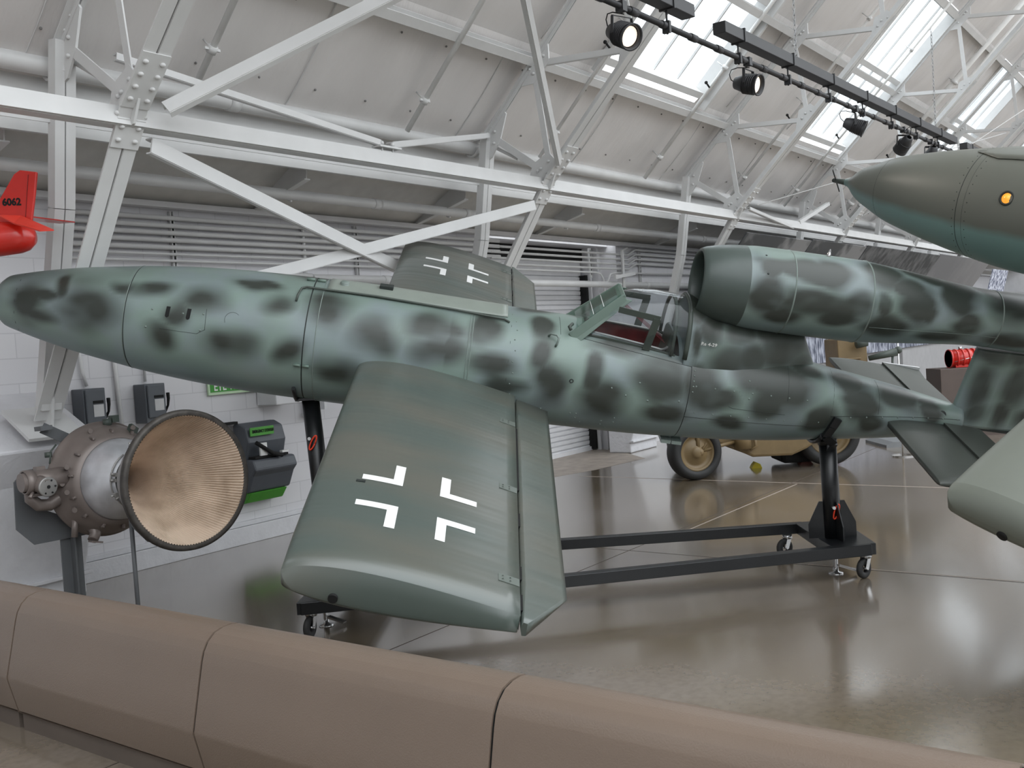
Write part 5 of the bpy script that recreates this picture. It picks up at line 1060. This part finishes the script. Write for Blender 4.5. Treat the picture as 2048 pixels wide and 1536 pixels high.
for k in range(14):
    a_ = 2*PI*k/14+0.2; d_ = Vector((0, math.cos(a_), math.sin(a_))); c_ = Vector((0.895, 0, 0))+d_*0.325
    mb.beam(c_-d_*0.02, c_+d_*0.022+Vector((-0.01, 0, 0)), 0.016, 0.014, (1, 0, 0)); mb.tube([c_+Vector((-0.02, 0, 0)), c_+Vector((0.02, 0, 0))+d_*0.02], 0.008, 8)
for a_, x_ in ((0.35, 0.94), (-0.1, 0.93), (-0.45, 0.92), (0.05, 0.98), (1.2, 1.0), (2.0, 0.96)):
    d_ = Vector((0, math.cos(a_), math.sin(a_))); c_ = Vector((x_, 0, 0))+d_*0.345; mb.tube([c_, c_+d_*0.03+Vector((-0.05, 0, 0))], 0.013, 8); mb.tube([c_+d_*0.03+Vector((-0.05, 0, 0)), c_+d_*0.03+Vector((-0.06, 0, 0))], 0.018, 8)
link('bolted_lugs', mb, M_engine, hs)
mb = MB()
for a_, x_ in ((0.3, 0.58), (-0.5, 0.57), (1.1, 0.45), (-0.2, 0.40), (0.1, 0.6)):
    d_ = Vector((0, math.cos(a_), math.sin(a_))); c_ = Vector((x_, 0, 0))+d_*(nozR(min(0.6, x_))+0.03); mb.box(c_-Vector((0.02, 0.012, 0.012)), c_+Vector((0.02, 0.012, 0.012))); mb.tube([c_, c_+d_*0.035], 0.008, 8)
mb.tube([(0.615, 0.20*math.cos(t), 0.20*math.sin(t)) for t in [-0.9+2.0*k/10 for k in range(11)]], 0.006, 6); link('chamber_fittings', mb, M_coneout, R_E)
# pump on the left with a round bolted flange, elbow beneath, small drain elbow
mb = MB(); mb.tube([(0.98, 0.30, 0.06), (0.98, 0.62, 0.06)], [0.075, 0.062], 20); mb.lathe([(-0.02, 0.07), (-0.02, 0.08), (0.04, 0.08), (0.04, 0.07)], (0.98, 0.56, 0.06), (0, 1, 0), 20)
mb.tube([(0.97, 0.52, 0.05), (0.90, 0.51, 0.03), (0.86, 0.505, 0.02)], [0.06, 0.055, 0.05], 20); mb.box((0.94, 0.50, -0.04), (0.99, 0.56, -0.02)); mb.tube([(0.93, 0.57, -0.01), (0.91, 0.60, -0.04)], 0.012, 8); mb.box((1.0, 0.44, 0.12), (1.05, 0.50, 0.15)); pm = link('pump', mb, M_engine, R_E)
fc = Vector((0.86, 0.50, 0.02)); mb = MB(); mb.lathe([(0.012, 0.06), (0.006, 0.065), (-0.006, 0.065), (-0.008, 0.058), (-0.008, 0.0005)], fc, (1, 0.12, 0.05), 32); fl = link('round_flange', mb, M_coneout, pm, label='pale round bolted flange')
mb = MB()
for k in range(6): a_ = PI*k/3; mb.lathe([(-0.012, 0.006), (-0.006, 0.006)], fc+Vector((0, 0.046*math.cos(a_), 0.046*math.sin(a_))), (1, 0, 0), 8); mb.add([fc+Vector((-0.0125, 0.046*math.cos(a_)+0.006*math.cos(t), 0.046*math.sin(a_)+0.006*math.sin(t))) for t in [2*PI*j/8 for j in range(8)]], [tuple(range(8))])
mb.add([fc+Vector((-0.0125, 0.012*math.cos(t), 0.012*math.sin(t))) for t in [2*PI*j/10 for j in range(10)]], [tuple(range(10))]); link('bolt_holes', mb, M_dark, fl)
mb = MB(); mb.tube([(1.05, 0.53, 0.02), (1.03, 0.54, -0.06), (1.02, 0.50, -0.105), (1.02, 0.43, -0.115), (1.02, 0.35, -0.08), (1.02, 0.28, -0.04)], 0.042, 16); link('pipe_elbow', mb, M_engine, R_E)
mb = MB(); mb.tube([(1.0, 0.16, -0.30), (0.99, 0.145, -0.36), (0.97, 0.18, -0.40)], [0.045, 0.04, 0.035], 14); mb.beam((0.97, 0.20, -0.405), (0.97, 0.12, -0.425), 0.05, 0.012, (1, 0, 0)); mb.tube([(1.0, 0.27, -0.22), (1.0, 0.29, -0.36)], 0.022, 10); link('drain_elbow', mb, M_engine, R_E)
mb = MB(); mb.tube([(1.02, 0.40, 0.16), (1.05, 0.37, 0.24), (1.05, 0.33, 0.28)], 0.006, 6); mb.tube([(1.06, 0.385, 0.20), (1.06, 0.385, 0.235)], 0.024, 12); mb.tube([(1.0, -0.02, 0.37), (1.0, -0.02, 0.42)], 0.03, 12); mb.box((0.98, -0.10, 0.39), (1.04, -0.05, 0.44)); mb.beam((0.95, -0.2, 0.3), (0.93, -0.14, 0.34), 0.07, 0.03); link('top_fittings', mb, M_dframe, R_E)
# stand: cut plate across the housing, two angle-iron uprights, bracing strut and rod
ST2 = fthing('engine_stand', 'dark grey steel plate stand with angle-iron legs holding the rocket engine', 'stand', EX, ee, -er, eu, lambda q: Vector((-q[0], -q[1], q[2])))
out = [(0.571, 0.055), (0.502, 0.125), (0.41, 0.13), (0.42, 0.06), (0.49, 0.01), (0.48, -0.08), (0.40, -0.155), (0.31, -0.20), (0.22, -0.26), (0.15, -0.30), (0.05, -0.33), (-0.05, -0.345), (-0.15, -0.33), (-0.25, -0.27), (-0.34, -0.16), (-0.38, 0.0), (-0.37, 0.12), (-0.30, 0.22), (-0.22, 0.29), (-0.235, 0.33), (-0.345, 0.235), (-0.46, 0.1), (-0.46, -0.15), (-0.23, -0.235), (-0.10, -0.30), (-0.006, -0.385), (0.474, -0.385), (0.585, -0.262)]
mb = MB(); mb.prism([(1.19, y, z) for y, z in out], (0.012, 0, 0)); pl_ = link('plate', mb, M_standgrey, ST2)
mb = MB(); mb.beam((1.20, 0.17, 0.30), (1.20, 0.345, 0.40), 0.075, 0.012, (0, -0.6, 1)); mb.beam((1.17, 0.31, 0.40), (1.17, 0.39, 0.395), 0.03, 0.10, (0, 0, 1)); link('top_arm', mb, M_standgrey, ST2)
zb = -1.018
for y0 in (0.215,):
    mb = MB(); mb.beam((1.21, y0, -0.30), (1.235, y0+0.0, zb+0.012), 0.15, 0.010, (0, 1, 0)); mb.beam((1.18, y0, -0.36), (1.20, y0, zb+0.012), 0.012, 0.06, (0, 1, 0)); mb.tube([(1.172, y0, -0.36), (1.172, y0, -0.38)], 0.016, 8); link('upright', mb, M_standgrey, ST2)
mb = MB(); mb.box((1.10, 0.02, zb+0.001), (1.35, 0.42, zb+0.012)); link('base_plate', mb, M_standgrey, ST2)
mb = MB(); mb.tube([(0.25, 0.28, -0.20), (0.27, 0.28, zb)], 0.014, 10); mb.lathe([(0, 0.04), (0.008, 0.04)], (0.27, 0.28, zb), (0, 0, 1), 14); link('support_rod', mb, M_standgrey, ST2)
mb = MB(); mb.tube([(0.05, 0.285, -0.335), (0.25, 0.28, -0.24)], 0.012, 8); link('rod_saddle', mb, M_standgrey, ST2)

# ================================================================== FOREGROUND BARRIER
prof = [(2.40, 0.0), (2.40, 0.085), (2.385, 0.09), (2.340, 0.275), (2.375, 0.42), (2.405, 0.545), (2.418, 0.585), (2.44, 0.620), (2.475, 0.648), (2.52, 0.660), (2.565, 0.662), (2.60, 0.655), (2.635, 0.635), (2.66, 0.60), (2.675, 0.545), (2.70, 0.42), (2.74, 0.275), (2.695, 0.09), (2.68, 0.085), (2.68, 0.0)]
bl = ['taupe barrier segment at the far left end, cut by the left edge, its plinth showing', 'second taupe barrier segment from the left, with the floor showing at its lower left', 'third taupe barrier segment, in the bottom middle of the picture', 'nearest taupe barrier segment at the bottom right, its top edge running out of frame', 'taupe barrier segment beyond the lower right corner']
for k, l in enumerate(bl):
    n1 = 6.41-1.49*k-0.006; n0 = n1-1.478; Bq = bthing('barrier_segment', l, 'barrier', (2.54, n0, 0), 'taupe barrier segments')
    mb = MB(); body = prof[2:-2]; bodys = []
    for (ua, za), (ub, zb_) in zip(body, body[1:]): bodys += [(ua+(ub-ua)*t, za+(zb_-za)*t) for t in (0.06, 0.94)]
    mb.grid([[(u, n, z) for u, z in bodys] for n in (n0, n1)], smooth=True); mb.add([(u, n0, z) for u, z in body], [tuple(range(len(body)))]); mb.add([(u, n1, z) for u, z in body], [tuple(range(len(body)))]); mb.add([(2.385, n0, 0.09), (2.695, n0, 0.09), (2.695, n1, 0.09), (2.385, n1, 0.09)], [(0,1,2,3)])
    link('body', mb, M_barrier, Bq, weld=False)
    mb = MB(); sc_ = lambda p: (2.54+(p[0]-2.54)*0.965, p[1]-0.008 if p[1] > 0.3 else p[1]+0.004); mb.prism([(sc_(p)[0], n0-0.011, sc_(p)[1]) for p in body], (0, 0.0108, 0)); link('joint_shade_strip', mb, M_dark, Bq)  # black strip added so the lit gap between segments looks shaded
    mb = MB(); mb.box((2.40, n0+0.03, 0), (2.68, n1+0.0, 0.088)); link('plinth', mb, M_plinth, Bq)

# ================================================================== TRACK LIGHTS
def pz(u): return 4.375+0.016*(u-7.05)
def bz(u): return 4.60+0.014*(u-8.87)
NB = 3.9
Lp = bthing('lighting_pipe', 'long black lighting pipe with clamps hanging under the roof at the upper right', 'pipe', (10, NB, pz(10)))
link('pipe_run', MB().tube([(4.5, NB, pz(4.5)), (24, NB, pz(24))], 0.026, 12), M_bmetal, Lp)
for k in range(30): u = 5+k*0.55; link('cable_wrap', MB().tube([(u, NB, pz(u)), (u+0.12, NB, pz(u+0.12))], 0.034, 10), M_bmetal, Lp)
for a, b, l in ((3.4, 8.25, 'black metal cable tray above the lighting pipe, left length ending over the skylight'), (8.9, 18.45, 'long black metal cable tray above the lighting pipe, right length'), (19.2, 22.5, 'short far black cable tray just above the hanging bomb')):
    T_ = bthing('cable_tray', l, 'cable tray', ((a+b)/2, NB, bz(a)), 'black cable trays')
    mb = MB(); mb.beam((a, NB-0.02, bz(a)), (b, NB-0.02, bz(b)), 0.11, 0.13); link('trough', mb, M_bmetal, T_, bevel=0.005)
    u = a+0.45
    while u < b:
        mb = MB(); mb.box((u-0.012, NB-0.095, bz(u)-0.065), (u+0.012, NB+0.055, bz(u)+0.07)); mb.tube([(u, NB, bz(u)+0.05), (u, NB, bz(u)+0.09)], 0.012, 8); mb.tube([(u, NB-0.01, pz(u)-0.07), (u, NB-0.01, bz(u))], 0.010, 8); mb.box((u-0.018, NB-0.04, pz(u)-0.06), (u+0.018, NB+0.03, pz(u)+0.04)); link('hanger', mb, M_bmetal, T_); u += 1.33
def spot(u, d, label, zoff=0.0, on=True):
    c0 = Vector((u, NB, pz(u))); S = bthing('stage_spotlight', label, 'spotlight', c0, 'black stage spotlights')
    c = c0+Vector((0, 0, -0.22+zoff)); d = Vector(d).normalized()
    mb = MB(); mb.lathe([(-0.16, 0.035), (-0.15, 0.06), (-0.06, 0.085), (0.0, 0.092), (0.10, 0.10), (0.105, 0.108), (0.118, 0.108), (0.118, 0.095), (0.09, 0.088), (0.0, 0.08)], c, d, 28)
    for k in range(6): mb.lathe([(-0.05+k*0.022, 0.088+0.002*k), (-0.045+k*0.022, 0.10+0.001*k), (-0.04+k*0.022, 0.088+0.002*k)], c, d, 28)
    h = link('housing', mb, M_bmetal, S)
    mb = MB(); mb.lathe([(0.080, 0.080), (0.086, 0.05), (0.088, 0.0005)], c, d, 24); link('lens', mb, M_lamp if on else M_dframe, h, label='bright round lens' if on else None)
    side = d.cross(Vector((0, 0, 1))).normalized(); mb = MB()
    for sg in (-1, 1): mb.beam(c+side*sg*0.112, c+side*sg*0.10+Vector((0, 0, 0.14)), 0.03, 0.006, d)
    mb.beam(c-side*0.10+Vector((0, 0, 0.14)), c+side*0.10+Vector((0, 0, 0.14)), 0.03, 0.006, d); mb.tube([c+Vector((0, 0, 0.2)), c0], 0.014, 8); mb.box(c0-Vector((0.035, 0.035, 0.04)), c0+Vector((0.035, 0.035, 0.04))); link('yoke', mb, M_bmetal, S)
    mb = MB(); q = [c-d*0.15, c-d*0.20+Vector((0, 0, 0.03)), c-d*0.215+Vector((0, 0, 0.08)), c-d*0.19+Vector((0, 0, 0.13)), c-d*0.12+Vector((0, 0, 0.155)), c0+Vector((0.04, 0, -0.05))]; mb.tube(q, 0.005, 6); link('power_lead', mb, M_dark, S)
    if on:
        ld_ = bpy.data.lights.new('spot', 'SPOT'); ld_.energy = 60; ld_.color = (1, 0.9, 0.8); ld_.spot_size = 0.9; ld_.spot_blend = 0.6; ld_.shadow_soft_size = 0.08
        lo = bpy.data.objects.new('lamp', ld_); C.objects.link(lo); lo.parent = S; pos = c+d*0.14; lo.location = pos-c0; lo.rotation_euler = d.to_track_quat('-Z', 'Y').to_euler()
spot(7.07, (-0.3, -0.85, -0.45), 'black stage spotlight nearest the camera, lens lit, left of the skylight')
spot(9.6, (-0.05, -0.88, -0.25), 'second black stage spotlight, warm lit lens facing right')
spot(13.05, (0.26, -0.86, -0.45), 'third black stage spotlight, tilted, in front of the second skylight')
spot(15.3, (0.52, 0.64, -0.5), 'fourth black stage spotlight, turned away, above the hanging bomb', on=False)
spot(16.9, (0.5, 0.5, -0.9), 'fifth black stage spotlight, mostly hidden over the hanging bomb', on=False)
spot(19.0, (0.5, -0.5, -0.7), 'sixth and farthest black stage spotlight beside the bomb top', on=False)
def chain(p, q, label):
    p, q = Vector(p), Vector(q); L_ = (q-p).length; n = int(L_/0.055); d = (q-p)/n; mb = MB(); up_ = d.normalized(); s1 = up_.orthogonal().normalized(); s2 = up_.cross(s1)
    for k in range(n):
        c = p+d*(k+0.5); s_ = s1 if k % 2 else s2; mb.tube([c+up_*0.034*math.sin(t)+s_*0.014*math.cos(t) for t in [2*PI*j/8 for j in range(9)]], 0.0045, 4, False)
    return bsolo('hanging_chain', mb, M_cable, label, 'chain', 'chains holding the cable trays')
chain((11.0, NB, bz(11)+0.07), (11.0, NB, roofz(NB, -0.05)), 'galvanised chain from the long cable tray to the roof, left one, before dark insulation')
chain((17.3, NB, bz(17.3)+0.07), (17.3, NB, roofz(NB, -0.05)), 'galvanised chain rising from the cable tray to the roof, right one over the second skylight')
chain((5.6, NB, bz(5.6)+0.07), (5.6, NB, roofz(NB, -0.05)), 'galvanised chain above the frame holding the left cable tray')
# long tie rods crossing the roof space
def rod(p, q, r, label): return bsolo('tie_rod', MB().tube([p, q], r, 6), M_cable if r < 0.006 else M_steel, label, 'rod', 'thin tie rods in the roof')
rod((13.6, 5.5, 3.5), (22.6, 3.75, 5.4), 0.008, 'long thin tie rod rising right from the third truss behind the hanging bomb')
rod((18.3, 5.5, 3.6), (22.5, 2.6, 6.2), 0.008, 'thin tie rod from the fourth truss up past the hanging bomb')

# ================================================================== TAN TRACTOR BEHIND, AND THE FAR DISPLAY
TR = wthing('military_tractor', 'desert tan wheeled tractor behind the aircraft, its tyres showing under the fuselage', 'vehicle', (3.0, 11.9, 0))
def wheel(cx, cy, r, wd, yaw):
    ax_ = Vector((-math.sin(yaw), math.cos(yaw), 0)); c = Vector((cx, cy, r)); mb = MB()
    t = [(-wd/2, r*0.68), (-wd/2, r*0.86), (-wd*0.42, r*0.95), (-wd*0.25, r*0.99), (0, r), (wd*0.25, r*0.99), (wd*0.42, r*0.95), (wd/2, r*0.86), (wd/2, r*0.68)]
    mb.lathe(t, c, ax_, 56, closed=True); ty = link('tyre', mb, mat('black_tyre', (34, 34, 34), 0.65), TR)
    mb = MB(); mb.lathe([(-wd*0.35, r*0.69), (-wd*0.42, r*0.64), (-wd*0.30, r*0.60), (-wd*0.22, r*0.52), (-wd*0.2, r*0.45), (-wd*0.28, r*0.40), (-wd*0.30, r*0.25), (-wd*0.42, r*0.2), (-wd*0.5, r*0.12), (-wd*0.5, 0.001)], c, ax_, 40); link('wheel_disc', mb, M_tan, ty)
wheel(2.11, 11.74, 0.33, 0.22, 0.28); wheel(3.86, 12.25, 0.40, 0.26, 0.0); wheel(2.3, 13.0, 0.315, 0.2, 0.1); wheel(4.0, 13.4, 0.40, 0.26, 0.0)
mb = MB(); mb.prism([(2.75, 11.9, 0.25), (2.85, 11.9, 0.20), (3.32, 11.9, 0.19), (3.5, 11.9, 0.26), (3.9, 11.9, 0.5), (3.9, 11.9, 0.85), (2.2, 11.9, 0.85), (2.3, 11.9, 0.45)], (0, 1.3, 0)); link('hull', mb, M_tan, TR, bevel=0.03)
mb = MB(); mb.tube([(2.18, 11.70, 0.34), (2.72, 11.9, 0.42)], 0.022, 10); mb.tube([(2.2, 11.70, 0.36), (2.45, 11.9, 0.62)], 0.022, 10); mb.tube([(2.15, 11.68, 0.34), (2.15, 11.72, 0.75)], 0.025, 10); mb.ball((2.17, 11.69, 0.33), 0.05, 12); mb.tube([(2.72, 11.85, 0.32), (2.72, 11.85, 0.55)], 0.10, 18); mb.tube([(2.86, 11.85, 0.5), (2.88, 11.85, 0.34), (2.80, 11.85, 0.30)], 0.02, 8); link('suspension', mb, M_tan, TR)
mb = MB(); mb.prism([(3.95, 11.9, 0.8), (3.93, 11.9, 1.55), (4.28, 11.9, 1.55), (4.30, 11.9, 0.8)], (0, 0.5, 0)); mb.box((4.02, 11.86, 1.30), (4.2, 11.9, 1.32)); mb.box((4.4, 11.9, 0.9), (4.7, 12.3, 1.15)); link('seat_back', mb, M_tan, TR, bevel=0.02)
mb = MB(); mb.tube([(4.3, 11.9, 1.30), (4.62, 11.85, 1.36)], [0.03, 0.05], 12); mb.tube([(4.55, 11.85, 0.95), (4.57, 11.85, 1.33)], 0.015, 8); mb.ball((4.64, 11.85, 1.38), 0.045, 10); mb.tube([(4.12, 11.8, 1.48), (4.25, 11.8, 1.5)], 0.05, 12); link('gun_mount', mb, M_dframe, TR)
mb = MB(); mb.box((3.3, 12.3, 0.04), (3.8, 12.9, 0.3)); link('underbody_drum', mb, M_dark, TR, bevel=0.05)
mb = MB(); mb.prism([(2.93, 12.35, 0.0), (3.06, 12.35, 0.0), (3.04, 12.35, 0.05), (2.985, 12.35, 0.075), (2.95, 12.35, 0.04)], (0, 0.12, 0)); wsolo('wheel_chock', mb, M_yellow, 'small yellow wheel chock on the floor between the tractor wheels', 'chock')
mb = MB(); mb.prism([(3.55, 12.4, 0.0), (3.72, 12.4, 0.0), (3.68, 12.4, 0.04), (3.60, 12.4, 0.07)], (0, 0.12, 0)); wsolo('wheel_chock', mb, mat('dull_red', (110, 60, 50), 0.6), 'small dull red wheel chock in the shadow beside the rear tractor wheel', 'chock')
mb = MB(); mb.prism([(5.06, 13.5, 0.0), (5.06, 13.5, 0.035), (5.16, 13.5, 0.075), (5.9, 13.5, 0.085), (5.9, 13.5, 0.0)], (0, 0.8, 0)); wsolo('floor_plinth', mb, mat('grey_plinth', (120, 122, 124), 0.5), 'low grey metal display plinth on the floor under the tail', 'plinth')
mb = MB(); mb.box((6.3, 14.2, 0.0), (9.5, 15.2, 0.13)); mb.box((6.25, 14.15, 0.13), (9.5, 15.25, 0.17)); wsolo('floor_plinth', mb, M_brown, 'low brown display platform seen under the aircraft fin', 'plinth')
mb = MB(); mb.box((7.36, 17.0, 0.0), (8.2, 17.6, 0.84)); wsolo('display_pedestal', mb, M_brown, 'brown box pedestal under the red engine, left of the fin', 'pedestal', bevel=0.01)
RD = wthing('display_engine', 'small red ribbed engine on the brown pedestal beside the fin', 'engine', (7.85, 17.3, 0.84))
mb = MB(); mb.tube([(7.62, 17.25, 1.0), (8.15, 17.25, 1.0)], 0.15, 24)
for k in range(6): mb.tube([(7.62+k*0.1, 17.25, 1.0), (7.645+k*0.1, 17.25, 1.0)], 0.165, 24)
mb.box((7.7, 17.15, 0.845), (8.1, 17.35, 0.9)); link('casing', mb, M_red, RD)
mb = MB(); mb.tube([(7.83, 17.25, 1.14), (7.83, 17.25, 1.2)], 0.03, 10); mb.tube([(7.66, 17.12, 0.95), (8.1, 17.1, 1.03)], 0.012, 8); link('fittings', mb, M_chrome, RD)
mb = MB(); mb.tube([(4.93, 12.6, 0.0), (4.93, 12.6, 1.6)], 0.012, 8); mb.lathe([(0, 0.14), (0.015, 0.14)], (4.93, 12.6, 0), (0, 0, 1), 20); wsolo('display_pole', mb, M_chrome, 'thin upright metal pole behind the tail, left of the crimson banner', 'pole')
